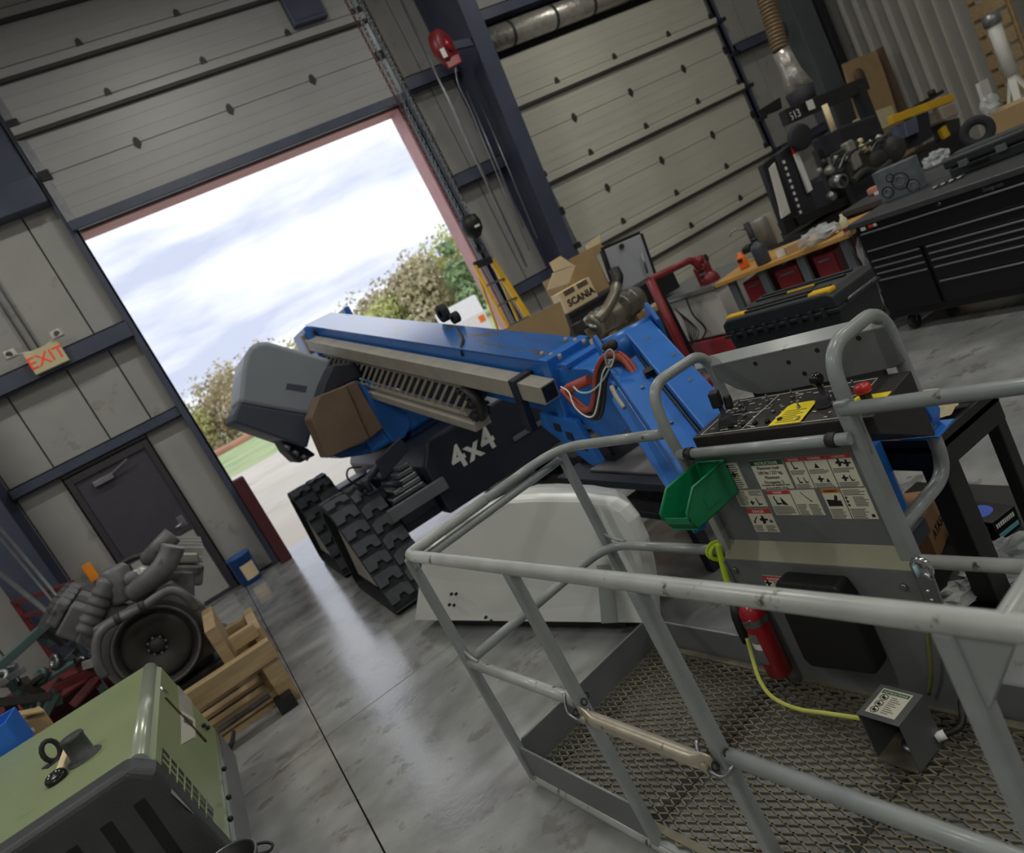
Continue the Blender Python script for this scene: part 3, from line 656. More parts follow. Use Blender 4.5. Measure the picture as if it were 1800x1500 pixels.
for a, b in ((.08, .85), (.10, .35), (-.07, .55), (-.06, .2), (.12, .6)): MB(JFm).cyl((a, b*jl, .05), (a, b*jl, .108 if a > 0 else .06), .008, 8).build('bolt', 'steel', lift)
pz = MB(JFm).tube([(-.10, jl+.05, .02), (.16, jl+.05, .02)], .075, 18).build('pivot_tube', 'boom_blue', lift)
MB(JFm).prism([(-.12, -.14), (.10, -.10), (.12, .06), (.03, .14), (-.10, .10)], (.165, jl+.05, .02), (0, 1, 0), (0, 0, 1), .02).build('pivot_plate', 'boom_blue', lift, bevel=.006)
MB(JFm).prism([(-.12, -.14), (.14, -.12), (.16, .02), (.03, .11), (-.10, .08)], (-.13, jl+.05, .02), (0, 1, 0), (0, 0, 1), .02).build('pivot_plate', 'boom_blue', lift, bevel=.006)
# platform mount behind the console
MB(BF).box((.85, 1.12, .45), (1.15, 1.30, .80)).build('rotator', 'boom_blue', lift, bevel=.03)
MB(BF).box((.80, .86, .50), (1.30, 1.13, .56)).build('mount_arm', 'lift_black', lift, bevel=.01)
# blue clamp bracket on the right-hand hoop
MB(BF).prism([(1.33, .84), (1.42, .85), (1.44, .90), (1.43, .96), (1.36, .97), (1.30, .90)], (0, 1.20, 0), (1, 0, 0), (0, 0, 1), .06).build('clamp_bracket', 'boom_blue', lift, bevel=.006)
MB(BF).box((1.34, 1.10, .850), (1.46, 1.21, .858)).build('clamp_plate', 'boom_blue', lift, bevel=.002)
MB(BF).cyl((1.43, 1.12, .85), (1.43, 1.12, .89), .012, 8).build('clamp_bolt', 'steel', lift)

# --- telescoping boom
BN = AD(965, 637, 4.25); BFar = AD(537, 572, 8.0)          # left top edge, near and far
bd_ = (BFar-BN).normalized(); bx = bd_.cross(V3((0, 0, 1))).normalized(); bz = bx.cross(bd_)
BM = Matrix((bx, bd_, bz)).transposed().to_4x4(); BM.translation = BN
bl = (BFar-BN).length; bwid = .29; bh = .36
MB(BM).box((0, 0, -bh), (bwid, bl, 0)).build('boom_tube', 'boom_blue', lift, bevel=.012)
MB(BM).box((-.01, .05, 0), (bwid+.01, bl, .006)).build('boom_top_plate', 'boom_blue_top', lift)
MB(BM).box((-.02, -.01, -bh-.02), (bwid+.02, .07, .02)).build('boom_collar', 'boom_blue', lift, bevel=.006)
MB(BM).box((.03, -.42, -.30), (bwid-.03, .0, -.03)).build('inner_boom', 'boom_blue', lift, bevel=.01)
MB(BM).box((.0, -.16, -.03), (bwid, -.10, .0)).build('boom_collar', 'boom_blue', lift, bevel=.004)
for x in (.05, .24):
    for y in (.03, .12, -.05): MB(BM).cyl((x, y, 0), (x, y, .03), .012, 6).build('collar_bolt', 'tan_channel', lift)
MB(BM).prism([(-.50, -.10), (-.30, -.02), (0, -.05), (.0, -.36), (-.30, -.50), (-.50, -.36)], (.02, 0, 0), (0, 1, 0), (0, 0, 1), .03).build('boom_head_plate', 'boom_blue', lift, bevel=.006)
MB(BM).prism([(-.50, -.10), (-.30, -.02), (0, -.05), (.0, -.36), (-.30, -.50), (-.50, -.36)], (bwid-.05, 0, 0), (0, 1, 0), (0, 0, 1), .03).build('boom_head_plate', 'boom_blue', lift, bevel=.006)
lp = MB(BM).prism([(.25, -.36), (-.10, -.36), (-.22, -.62), (-.12, -.66), (.28, -.46)], (-.03, 0, 0), (0, 1, 0), (0, 0, 1), .04).build('lower_bracket', 'boom_blue', lift, bevel=.005)
for y, z in ((.1, -.43), (0, -.47), (-.1, -.52)): MB(BM).box((-.036, y-.03, z-.03), (-.029, y+.03, z+.02)).build('bracket_slot', 'lift_black', lp)
cbl = MB(BM).tube(smooth_pts([(bwid+.01, 1.55, -.02), (bwid*.7, 1.35, .012), (bwid*.4, 1.15, .012), (.02, 1.02, .01), (-.01, 1.0, -.05)]), .012, 8).build('boom_cable', 'hose_black', lift)
MB(BM).lathe([(.03, 0), (.07, 0), (.07, .05), (.03, .05)], (bwid+.02, 1.75, .08), (1, 0, 0), 16).lathe([(.02, 0), (.045, 0), (.045, .05), (.02, .05)], (bwid+.02, 1.58, .05), (1, 0, 0), 16).build('limit_roller', 'rubber', lift)
# hose channel and strap
ch = MB(BM).box((-.135, -.03, -.205), (-.02, bl-.18, -.09)).build('hose_channel', 'tan_channel', lift, bevel=.004)
MB(BM).box((-.155, .20, -.225), (-.005, .26, -.07)).box((-.155, .20, -.42), (-.10, .26, -.20)).build('channel_strap', 'lift_black', lift, bevel=.005)
MB(BM).box((-.125, -.032, -.195), (-.03, -.028, -.10)).build('channel_mouth', 'black', lift)
MB(BM).box((-.14, bl-.20, -.25), (.02, bl-.12, -.04)).build('channel_end_bracket', 'tan_channel', lift, bevel=.004)
# cable carrier: two rails with rungs, tray, end loop
y0, y1 = .95, bl-.35
for z, x in ((-.27, -.06), (-.42, -.16)): MB(BM).bar((x, y0, z), (x, y1, z), .018, .022, (0, 0, 1)).build('carrier_rail', 'tan_channel', lift)
rg = MB(BM).bar((-.06, y0, -.27), (-.16, y0+.10, -.42), .014, .02).build('carrier_rung', 'tan_channel', lift)
nr = 27
for k in range(1, nr): piece(rg, bd_*((y1-y0)*k/(nr-1)))
MB(BM).box((-.05, y0, -.46), (.0, y1, -.26)).build('carrier_back', 'lift_black', lift)
MB(BM).box((-.20, y0-.1, -.52), (-.06, y1-.3, -.455)).build('carrier_tray', 'tan_channel', lift, bevel=.006)
MB(BM).tube([(-.17, y0-.05+.13*math.sin(a), -.40+.13*math.cos(a)) for a in [math.pi*k/12 for k in range(-1, 14)]] if False else [(-.11, y0-.12*math.sin(a), -.36+.10*math.cos(a)) for a in [math.pi*k/12 for k in range(13)]], .05, 10).build('carrier_loop', 'hose_black', lift)
for k in range(9):
    a = math.pi*k/8; MB(BM).obox((-.11, y0-.135*math.sin(a), -.36+.115*math.cos(a)), (.13, .022, .03), 0, a).build('carrier_link', 'rubber', lift, bevel=.004)
# hoses at the boom tip
def hp(l, d0, d1): return smooth_pts([AD(x, y, d0+(d1-d0)*i/(len(l)-1)) for i, (x, y) in enumerate(l)], 7)
HB = [(992, 690), (1012, 712), (1030, 726), (1044, 722), (1050, 695), (1053, 660), (1064, 635), (1082, 628), (1102, 640), (1122, 668)]
for k, (m_, r_, dx, dy) in enumerate((('hose_black', .020, 4, 4), ('hose_red', .014, -5, -5), ('hose_black', .013, 11, 9), ('hose_red', .010, 2, -8))):
    MB().tube(hp([(x+dx, y+dy) for x, y in HB], 3.98, 3.45), r_, 8).build('hydraulic_hose', m_, lift)
MB().tube(hp([(986, 680), (1000, 690), (1010, 715), (1030, 732), (1045, 728), (1054, 690), (1060, 655), (1075, 632)], 3.92, 3.5), .004, 6).build('wire', 'white', lift)
MB().tube(hp([(1008, 680), (1020, 690), (1040, 688), (1060, 668), (1072, 645), (1070, 632)], 3.88, 3.5), .005, 6).build('wire', 'wire_cyan', lift)
MB().cyl(AD(998, 684, 3.95), AD(1036, 668, 3.85), .028, 10).build('hose_sleeve', 'hose_red', lift)
MB().tube(hp([(1068, 645), (1064, 625), (1072, 615), (1080, 625), (1074, 645), (1068, 645)], 3.5, 3.46), .006, 6).build('hose_tie', 'tan_channel', lift)
MB().sphere(AD(1076, 607, 3.55), .03, 8).sphere(AD(1066, 610, 3.55), .025, 8).build('hose_fitting', 'console_black', lift)
MB().tube(hp([(1075, 680), (1085, 700), (1098, 718)], 3.4, 3.3), .012, 8).build('hose_fitting', 'tan_channel', lift)

# --- turntable, hood, counterweight side
def ypoly(pts, Y, depth): # front outline at depth Y, extruded away from the viewer
    return MB().poly([AY(x, y, Y) for x, y in pts], (0, 1, 0), depth)
MB().box((1.35, 6.45, 1.05), (2.55, 8.35, 1.42)).build('turntable', 'boom_blue', lift, bevel=.03)
MB().box((1.60, 7.55, 1.42), (1.66, 8.3, 2.35)).box((2.06, 7.55, 1.42), (2.12, 8.3, 2.35)).build('boom_mast', 'boom_blue', lift, bevel=.02)
ypoly([(628, 668), (655, 690), (716, 726), (722, 748), (712, 770), (690, 778), (668, 750)], 6.42, .5).build('turntable_plate', 'boom_blue', lift, bevel=.01)
ypoly([(716, 728), (800, 708), (812, 742), (770, 764), (722, 770), (722, 748)], 6.55, .4).build('turntable_plate', 'boom_blue', lift, bevel=.01)
ypoly([(655, 686), (645, 668), (720, 716), (716, 728)], 6.38, .06).build('turntable_rib', 'boom_blue', lift, bevel=.01)
ypoly([(585, 640), (625, 636), (640, 662), (562, 698), (570, 672)], 6.6, .6).build('turntable_cover', 'lift_black', lift, bevel=.02)
ypoly([(562, 695), (608, 677), (650, 772), (576, 806), (546, 736)], 6.32, .35).build('tank_panel', 'brown_panel', lift, bevel=.01)
ypoly([(608, 677), (625, 669), (673, 752), (650, 772)], 6.36, .33).build('tank_panel', 'brown_panel', lift, bevel=.008)
ypoly([(600, 806), (580, 800), (650, 776), (712, 768), (690, 780), (640, 800)], 6.5, .5).build('turntable_skirt', 'boom_blue', lift, bevel=.01)
MB().tube([AY(722, 724, 6.5), AY(772, 700, 6.5)], .03, 10).build('lift_cylinder', 'tan_channel', lift)
ho = ypoly([(421, 708), (426, 650), (432, 622), (440, 609), (453, 601), (470, 600), (584, 632), (578, 660), (562, 705), (551, 731)], 6.95, 1.25).build('engine_hood', 'hood_grey', lift, bevel=.04, seg=4)
ypoly([(421, 708), (551, 731), (545, 770), (540, 788), (495, 772), (410, 742), (412, 728)], 6.97, 1.2).build('hood_skirt', 'hood_dark', lift, bevel=.02)
ypoly([(505, 674), (540, 679), (537, 690), (502, 684)], 6.945, .02).build('hood_vent', 'hood_dark', lift)
ypoly([(492, 772), (540, 788), (556, 800), (526, 815), (505, 795)], 7.2, .6).build('engine_block', 'lift_black', lift, bevel=.02)
for q in ((500, 783), (515, 792), (530, 800)): MB().tube([AY(q[0], q[1], 7.18), AY(q[0]+12, q[1]+6, 7.15)], .03, 8).build('engine_pipe', 'steel', lift)
MB().cyl((1.95, 7.1, 1.0), (1.95, 7.1, 1.06), .52, 32).build('slew_ring', 'lift_black', lift)
# --- chassis
chs = MB().prism([(1.50, .40), (2.72, .40), (2.78, .52), (2.78, .98), (2.55, 1.0), (1.62, 1.0), (1.50, .84)], (0, 5.72, 0), (1, 0, 0), (0, 0, 1), -2.8).build('chassis', 'lift_black', lift, bevel=.02)
def stencil(s_, c, size, par):
    return text('stencil_text', s_, c, (1, 0, 0), (0, 0, 1), size, 'white', par, .002, 'CENTER', bold=.007)
tx = stencil('4x4', V3((1.93, 5.715, .68)), .26, chs)
for k in range(5): MB().box((1.16+.05*k, 5.80+.03*k, .70+.045*k), (1.46, 6.10, .735+.045*k)).build('housing_fin', 'steel', lift, bevel=.006)
MB().box((1.15, 5.85, .42), (1.50, 6.5, .70)).build('axle_housing', 'lift_black', lift, bevel=.02)
MB().prism([(0, 0), (.30, .10), (.28, .22), (.02, .16)], (1.18, 5.80, .92), (1, 0, 0), (0, 0, 1), .05).build('steer_arm', 'lift_black', lift, bevel=.006)
MB().obox(AY(735, 878, 5.66), (.52, .06, .10)).build('tow_bar', 'grey_steel', lift, bevel=.004)
MB().obox(AY(925, 757, 5.75), (.32, .10, .04)).build('chassis_trim', 'grey_steel', lift, bevel=.004)
for a, b in ((1.05, 1.35),):
    MB().lathe([(.0, 0), (.16, 0), (.16, .05), (.12, .06), (.12, .14), (.19, .15), (.19, .22), (.13, .23), (.13, .30), (.17, .31), (.17, .40), (.1, .42)], (a-.05, 6.2, .62), (1, 0, 0), 18).build('drive_hub', 'steel', lift)
    MB().box((1.15, 5.95, .50), (2.75, 6.35, .74)).build('axle', 'lift_black', lift, bevel=.03)
    MB().box((1.15, 7.85, .50), (2.75, 8.25, .74)).build('axle', 'lift_black', lift, bevel=.03)
    MB().lathe([(.0, 0), (.05, 0), (.05, .25), (.03, .26), (.03, .4)], (1.22, 5.9, .95), (0, 1, 0), 12).build('steer_cylinder', 'steel', lift)
for p0, p1, r_ in (((1.0, 5.95, .92), (1.25, 5.9, 1.02), .035), ((1.08, 5.9, .98), (1.08, 6.0, .78), .03), ((1.16, 5.85, .88), (1.3, 5.8, .80), .022)):
    MB().cyl(p0, p1, r_, 10).build('steer_link', 'lift_black', lift)
MB().tube(smooth_pts([(1.02, 5.9, .95), (.96, 5.86, 1.05), (1.0, 5.85, 1.12), (1.1, 5.87, 1.08)]), .008, 6).build('steer_hose', 'hose_black', lift)
# --- triangular rubber tracks
TC = V3((.92, 6.18, 0))
loop = fillet([(5.44, .10), (5.62, .0), (6.78, .0), (6.94, .10), (6.36, .84), (6.02, .84)] and [(0, y-6.18, z) for y, z in ((5.46, .0), (6.90, .0), (6.38, .90), (6.00, .90))], .16, 6, closed=True)
def track_at(c):
    tk = MB(); wv = .21; n = len(loop); vs_ = []; fs_ = []
    ctr = V3((0, 0, .35))
    for p in loop:
        inn = p+(ctr-p).normalized()*.045
        vs_ += [c+V3((-wv, p.y, p.z)), c+V3((wv, p.y, p.z)), c+V3((wv, inn.y, inn.z)), c+V3((-wv, inn.y, inn.z))]
    for i in range(n):
        j = (i+1) % n
        for q in range(4): fs_.append((i*4+q, i*4+(q+1) % 4, j*4+(q+1) % 4, j*4+q))
    o = tk.add(vs_, fs_).build('track', 'rubber', lift)
    # lugs along the outside
    L_ = [0]
    for i in range(n): L_.append(L_[-1]+(loop[(i+1) % n]-loop[i]).length)
    tot = L_[-1]; nl = int(tot/.150)
    for k in range(nl):
        for side in (-1, 1):
            s0 = ((k+(.5 if side > 0 else 0))/nl*tot) % tot
            i = max(q for q in range(n) if L_[q] <= s0); a = loop[i]; b = loop[(i+1) % n]
            p = a+(b-a)*((s0-L_[i])/max(1e-6, L_[i+1]-L_[i])); d = (b-a).normalized(); nn = V3((0, d.z, -d.y))
            if nn.dot(p-ctr) < 0: nn = -nn
            fr = Matrix((V3((1, 0, 0)), d, V3((1, 0, 0)).cross(d))).transposed().to_4x4(); fr.translation = c+p
            sg = 1 if V3((1, 0, 0)).cross(d).dot(nn) > 0 else -1
            if p.z < .02 and abs(nn.z) > .9: hgt = .012
            else: hgt = .042
            pl = [(side*.207, -.055), (side*.207, .055), (side*.135, .055), (side*.12, .015), (side*.075, .015), (side*.06, .058), (side*.008, .058), (side*.008, -.03), (side*.06, -.055)]
            MB(fr).prism(pl if side > 0 else pl[::-1], (0, 0, -.012*sg), (1, 0, 0), (0, 1, 0), hgt*sg).build('tread_lug', mat('lug', '#3c4046', .75, var=.2, scale=14), o)
    for y, z, r_ in ((-.46, .16, .10), (-.16, .14, .09), (.14, .14, .09), (.44, .16, .10), (.0, .56, .22)):
        MB().cyl(c+V3((-.15, y, z)), c+V3((.15, y, z)), r_, 18).build('track_wheel', 'lift_black', o)
    MB().prism([(-.5, .14), (.5, .14), (.12, .66), (-.12, .66)], c+V3((-.17, 0, 0)), (0, 1, 0), (0, 0, 1), .05).build('track_frame', 'tan_channel', o, bevel=.01)
    return o
TZ0 = V3((0, 0, .014))
for cx, cy in ((.92, 6.18), (.92, 8.05), (2.98, 6.18), (2.98, 8.05)): track_at(V3((cx, cy, .014)))

# ================================================================== things on and around the basket
mat('bin_green', '#137a4e', .38, var=.05)
t = T('green_bin', 'green plastic hopper-front parts bin hung on the basket control panel', 'bin', bw(.83, .70, .845))
u0, u1, v0, v1, z0, z1 = .770, .892, .585, .832, .845, .972; th = .004
MB(BF).box((u0, v0+.012, z0), (u1, v1, z0+th)).build('bin_floor', 'bin_green', t)
MB(BF).box((u0, v1-th, z0), (u1, v1, z1)).build('bin_back', 'bin_green', t)
side = [(v1, z0), (v1, z1), (v0+.07, z1), (v0+.0, z1-.055), (v0+.0, z0+.035), (v0+.02, z0)]
for u in (u0, u1-th): MB(BF).prism(side[::-1], (u, 0, 0), (0, 1, 0), (0, 0, 1), th).build('bin_side', 'bin_green', t)
MB(BF).add([(u0, v0, z0+.035), (u1, v0, z0+.035), (u1, v0+.02, z0), (u0, v0+.02, z0), (u0, v0+th, z0+.035), (u1, v0+th, z0+.035), (u1, v0+.02+th, z0), (u0, v0+.02+th, z0)],
           [(0,1,2,3),(7,6,5,4),(0,4,5,1),(1,5,6,2),(2,6,7,3),(3,7,4,0)]).box((u0, v0, z0+.03), (u1, v0+th, z0+.052)).build('bin_front', 'bin_green', t)
for u in (u0-.004, u1-.001):
    MB(BF).tube([(u+.002, a, b) for a, b in [(v1, z1), (v0+.07, z1), (v0, z1-.055), (v0, z0+.045)]], .0045, 6).build('bin_rim', 'bin_green', t)
MB(BF).tube([(u0, v1-.002, z1), (u1, v1-.002, z1)], .0045, 6).build('bin_rim', 'bin_green', t)
MB(BF).box((u1, v0+.09, z0+.03), (u1+.002, v0+.16, z0+.075)).build('label_slot', 'bin_green', t)

mat('ext_red', '#9c1420', .28, var=.05, coat=.4)
fe = T('fire_extinguisher', 'red fire extinguisher strapped beside the black box inside the basket', 'extinguisher', bw(.775, .745, .125))
MB(BF).lathe([(.001, .0), (.040, 0), (.047, .008), (.047, .26), (.044, .285), (.030, .305), (.016, .315), (.016, .335), (.001, .335)], (.775, .748, .127), (0, 0, 1), 24).build('cylinder', 'ext_red', fe)
MB(BF).box((.758, .735, .462), (.80, .762, .485)).build('valve', 'steel', fe, bevel=.004)
MB(BF).box((.735, .74, .485), (.81, .757, .494)).build('handle', 'black', fe, bevel=.003)
MB(BF).lathe([(.0482, 0), (.0482, .028)], (.775, .748, .355), (0, 0, 1), 24).build('strap', 'steel', fe)
MB(BF).tube(fillet([(.74, .706, .355), (.775, .699, .358), (.80, .708, .375), (.80, .708, .392), (.775, .699, .382), (.74, .706, .380)], .01), .0015, 6).build('strap_wire', 'chrome', fe)
for z0_, z1_, m_ in ((.20, .33, 'plate_grey'), (.262, .288, 'white')):
    lb = MB(BF); r_ = .0476 if m_ != 'white' else .0480
    a0, a1 = -2.3, -1.2
    vs_ = [(.775+r_*math.cos(a0+(a1-a0)*k/8), .748+r_*math.sin(a0+(a1-a0)*k/8), z) for z in (z0_, z1_) for k in range(9)]
    lb.add(vs_, [(k, k+1, k+10, k+9) for k in range(8)], True).build('label_sticker', m_, fe)

# foot switch box standing on the deck
mat('foot_grey', '#5d605f', .45, var=.08, wear='#7d7c74', wear_at=.68)
fs = T('foot_switch', 'grey hooded foot switch box with instruction sticker on the mesh deck', 'foot switch', bw(1.31, .61, .07))
FSM = BF @ Matrix.Translation((1.31, .612, .07)) @ Matrix.Rotation(-.06, 4, 'Z')
MB(FSM).box((-.068, -.068, .0), (-.064, .066, .165)).build('side_wall', 'foot_grey', fs); MB(FSM).box((.064, -.066, 0), (.068, .066, .165)).build('side_wall', 'foot_grey', fs)
MB(FSM).box((-.068, -.070, .165), (.068, .068, .169)).build('top_plate', 'foot_grey', fs, bevel=.001)
MB(FSM).box((-.064, .062, 0), (.064, .066, .165)).build('back_wall', 'foot_grey', fs); MB(FSM).box((-.064, -.075, 0), (.064, .062, .006)).build('floor_plate', 'deck_metal', fs)
MB(FSM).lathe([(.001, .03), (.03, .03), (.034, .024), (.034, .016), (.026, .012), (.03, .006), (.03, 0)], (.02, 0, .006), (0, 0, 1), 18).build('pedal', 'steel', fs)
st = MB(FSM).box((-.05, -.052, .169), (.045, .054, .170)).build('sticker', 'sticker', fs)
MB(FSM).box((-.046, .034, .170), (.040, .048, .1704)).build('heading_band', 'label_green', st)
text('sticker_text', 'INSTRUCTIONS', FSM @ V3((-.003, .0365, .1705)), FSM.to_3x3() @ V3((1, 0, 0)), FSM.to_3x3() @ V3((0, 1, 0)), .011, 'white', st, .0002, 'CENTER')
for k, y in enumerate((.018, -.010, -.036)):
    ring = [V3((-.028+.012*math.cos(a), y+.012*math.sin(a), .1706)) for a in [2*math.pi*j/16 for j in range(16)]]
    MB(FSM).tube(ring, .0011, 5, closed=True).build('pictogram_ring', 'ink', st)
    MB(FSM).prism([(-.008, -.003), (.004, -.007), (.008, .0), (.0, .003), (-.004, .009)], (-.028, y, .170), (1, 0, 0), (0, 1, 0), .0006).build('pictogram', 'ink', st)
mb = MB(FSM)
for k in range(9): mb.box((-.006, .022-.008*k, .170), (.012+.022*((k*7) % 5)/5, .0245-.008*k, .1704))
mb.build('fine_print', 'ink_grey', st, kind='stuff')
MB(FSM).tube(smooth_pts([(.07, .05, .03), (.12, .10, .05), (.10, .17, .08), (.12, .19, .03)]), .010, 8).build('switch_cable', 'hose_black', fs)
MB(FSM).cyl((.066, .045, .03), (.085, .065, .035), .014, 10).build('cable_gland', 'white', fs)

# yellow webbing lanyard knotted on the mid rail
mat('web_yellow', '#b9d62a', .6, var=.08, bump=.3, bscale=200); mat('web_dull', '#b9bd5a', .65, var=.12)
def ribbon(pts, w, m_, name, par, side=None, n=6, t_=.0012):
    P_ = smooth_pts(pts, n); mb = MB(); vs_ = []; fs_ = []
    for i, p in enumerate(P_):
        d = (P_[min(i+1, len(P_)-1)]-P_[max(i-1, 0)]).normalized(); sd = V3(side) if side else d.cross((p-CAM).normalized())
        sd = (sd-d*sd.dot(d)).normalized()*w/2; nn = d.cross(sd).normalized()*t_
        vs_ += [p-sd-nn, p+sd-nn, p+sd+nn, p-sd+nn]
    for i in range(len(P_)-1):
        for q in range(4): fs_.append((i*4+q, i*4+(q+1) % 4, i*4+4+(q+1) % 4, i*4+4+q))
    fs_ += [(3, 2, 1, 0), tuple(len(vs_)-4+k for k in range(4))]
    return mb.add(vs_, fs_, True).build(name, m_, par)
def bp(x, y, v):  # point seen at a pixel on the basket plane v
    d = ray(x, y); s_ = (v-(CAM-BO).dot(BV))/d.dot(BV); return CAM+d*s_
ly = T('safety_lanyard', 'bright yellow webbing lanyard tied to the basket mid rail', 'lanyard', bw(.68, .8, .3))
ribbon([bp(1262, 956, .80), bp(1268, 985, .79), bp(1278, 1022, .77), bp(1290, 1060, .75)], .022, 'web_yellow', 'strap', ly)
MB(BF).tube([(.655+.03*math.cos(a)*.6, .83+.032*math.cos(a), .60+.032*math.sin(a)) for a in [2*math.pi*k/14 for k in range(14)]], .008, 8, closed=True).build('knot_loop', 'web_yellow', ly)
MB(BF).tube([(.675+.015*math.cos(a), .82+.03*math.cos(a), .60+.03*math.sin(a)) for a in [2*math.pi*k/14 for k in range(14)]], .008, 8, closed=True).build('knot_loop', 'web_yellow', ly)
MB().tube([bp(1290, 1058, .735), bp(1296, 1085, .72), bp(1306, 1115, .71), bp(1311, 1130, .705)], [.018, .022, .018, .012], 10).build('shock_pack', 'black', ly)
ribbon([bp(1313, 1122, .705), bp(1322, 1155, .68), bp(1335, 1195, .62), bp(1358, 1226, .58), bp(1400, 1246, .56), bp(1450, 1254, .55), bp(1512, 1263, .55)], .014, 'web_dull', 'strap', ly)
MB().bar(bp(1275, 1056, .74), bp(1288, 1046, .74), .010, .004).bar(bp(1275, 1056, .74), bp(1273, 1064, .74), .010, .004).build('tab', 'white', ly)
# snap hook lanyard on the right-hand mid rail
sn = T('snap_hook_lanyard', 'steel snap hook and grey strap clipped to the right end of the mid rail', 'lanyard', bw(1.45, .78, .3))
MB(BF).prism([(0, 0), (.05, .01), (.055, .10), (.03, .115), (.005, .10)], (1.452, .765, .50), (1, 0, 0), (0, 0, 1), .016).build('hook_body', 'steel', sn, bevel=.005)
MB(BF).tube(fillet([(1.50, .757, .60), (1.515, .757, .64), (1.49, .757, .665), (1.46, .757, .65), (1.462, .757, .60)], .02, 5), .007, 8).build('hook_nose', 'chrome', sn)
MB(BF).tube([(1.468, .755, .60), (1.47, .752, .64)], .006, 8).build('hook_gate', 'wire_cyan', sn)
for z in (.53, .56): MB(BF).cyl((1.48, .765, z), (1.48, .742, z), .006, 8).build('rivet', 'chrome', sn)
MB(BF).tube([(1.475, .757, .50), (1.47, .757, .455)], [.022, .014], 10).build('sleeve', 'black', sn)
ribbon([bp(1636, 1060, .757), bp(1632, 1110, .76), bp(1636, 1160, .765), bp(1637, 1190, .77), bp(1632, 1222, .775)], .012, mat('web_old', '#74773a', .7, var=.15), 'strap', sn)

# white machine hood on the floor behind the basket
mat('hood_white', '#eaecea', .32, var=.04, scale=2, coat=.15)
HZ = .10
HA = AZ(728, 1090, HZ); hd = AZ(1152, 1093, HZ)-HA; HA.z = 0; hd.normalize(); hn = V3((-hd.y, hd.x, 0))
def hpx(x, y): # point on the hood's front face under a pixel
    d = ray(x, y); s_ = (HA-CAM).dot(hn)/d.dot(hn); P_ = CAM+d*s_; return (P_-HA).dot(hd), P_.z
ol = [hpx(680+x/3.572, 840+y/3.572) for x, y in ((170, 890), (215, 600), (270, 350), (320, 395), (410, 322), (380, 280), (650, 150), (800, 105), (960, 100), (1240, 115), (1430, 150), (1500, 190), (1560, 260), (1620, 400), (1660, 560), (1690, 760), (1695, 890))]
ol = [(a, HZ if b < HZ+.03 else b) for a, b in ol]
hm = MB(); sec = []; cx, cz = 1.3, .3
for depth, k in ((.0, .975), (.015, .995), (.04, 1.0), (.16, 1.0), (.34, 1.0), (.46, .97)):
    sec.append([HA+hd*(.3+(a-.3)*k*(1-.50*max(0, depth-.04)))+hn*(depth-(.06*max(0, math.sin((a-.2)/2.0*3.1))) if depth < .1 else depth)+V3((0, 0, max(HZ, b*k*(1-.42*max(0, depth-.04))) if b > HZ+.001 else HZ)) for a, b in ol])
n_ = len(ol); vs_ = [p for s in sec for p in s]
fs_ = [(i*n_+k, i*n_+k+1, (i+1)*n_+k+1, (i+1)*n_+k) for i in range(5) for k in range(n_-1)]
fs_ += [tuple(range(n_-1, -1, -1)), tuple(5*n_+k for k in range(n_))]
mh = T('machine_hood', 'white moulded machine hood standing on the floor behind the basket', 'hood', HA+hd*1.1+hn*.3)
sh_ = hm.add(vs_, fs_, False).build('hood_shell', 'hood_white', mh, bevel=.012, seg=3)
def hpnt(a, z, d=0.0): return HA+hd*a+hn*d+V3((0, 0, z))
def hdep(a): return -.06*max(0, math.sin((a-.2)/2.0*3.1))
for (x, y) in ((801, 1038), (810, 1037), (796, 1058), (805, 1058), (864, 1076), (873, 1082)):
    a, z = hpx(x, y); p = hpnt(a, z, hdep(a)-.002); MB().cyl(p+hn*.01, p-hn*.006, .009, 10).build('bolt_hole', 'black', mh)
for (pts) in ([(1056, 985), (1078, 985), (1095, 1085), (1067, 1085)],):
    MB().poly([hpnt(a, z, hdep(a)-.014) for a, z in [hpx(*q) for q in pts]], -hn, .004).build('decal_panel', mat('decal_grey', '#9fa4a2', .5, var=.04), mh, bevel=.004)
MB().poly([hpnt(.25, .02, .06), hpnt(1.85, .02, .06), hpnt(1.65, .02, .42), hpnt(.35, .02, .42)], (0, 0, 1), HZ-.02).build('support_dolly', 'black', mh)
for a in (.45, 1.0, 1.6): MB().cyl(hpnt(a, .02, .1), hpnt(a, .02, .16), .02, 10).build('dolly_wheel', 'rubber', mh)

# steel sheet on a low cart beyond the basket, with perforated trays
mat('sheet_steel', '#9a9a9c', .35, .6, var=.15, scale=5)
ctt = T('steel_cart', 'low black cart carrying a bare steel sheet next to the boom tip', 'cart', (2.25, 3.65, 0))
for x in (1.95, 2.6):
    for y in (3.2, 4.3): MB().box((x-.03, y-.03, 0), (x+.03, y+.03, .50)).build('leg', 'lift_black', ctt)
MB().box((1.90, 3.12, .50), (2.66, 4.40, .55)).build('cart_top', 'lift_black', ctt, bevel=.006)
MB().poly([AZ(1036, 826, .565), AZ(1112, 772, .565), AZ(1130, 752, .565), AZ(1186, 752, .565), AZ(1230, 836, .565)][::-1], (0, 0, -1), .012).build('steel_sheet', 'sheet_steel', ctt)
def perf(x0, x1, y0, y1, z, par):
    mb = MB(); n1 = int((x1-x0)/.022); n2 = int((y1-y0)/.022)
    for i in range(n1+1): mb.box((x0+i*.022-.004, y0, z), (x0+i*.022+.004, y1, z+.004))
    for j in range(n2+1): mb.box((x0, y0+j*.022-.004, z), (x1, y0+j*.022+.004, z+.0045))
    return mb.build('perforated_tray', 'steel', par, kind='stuff')
perf(2.14, 2.60, 3.95, 4.38, .66, ctt)
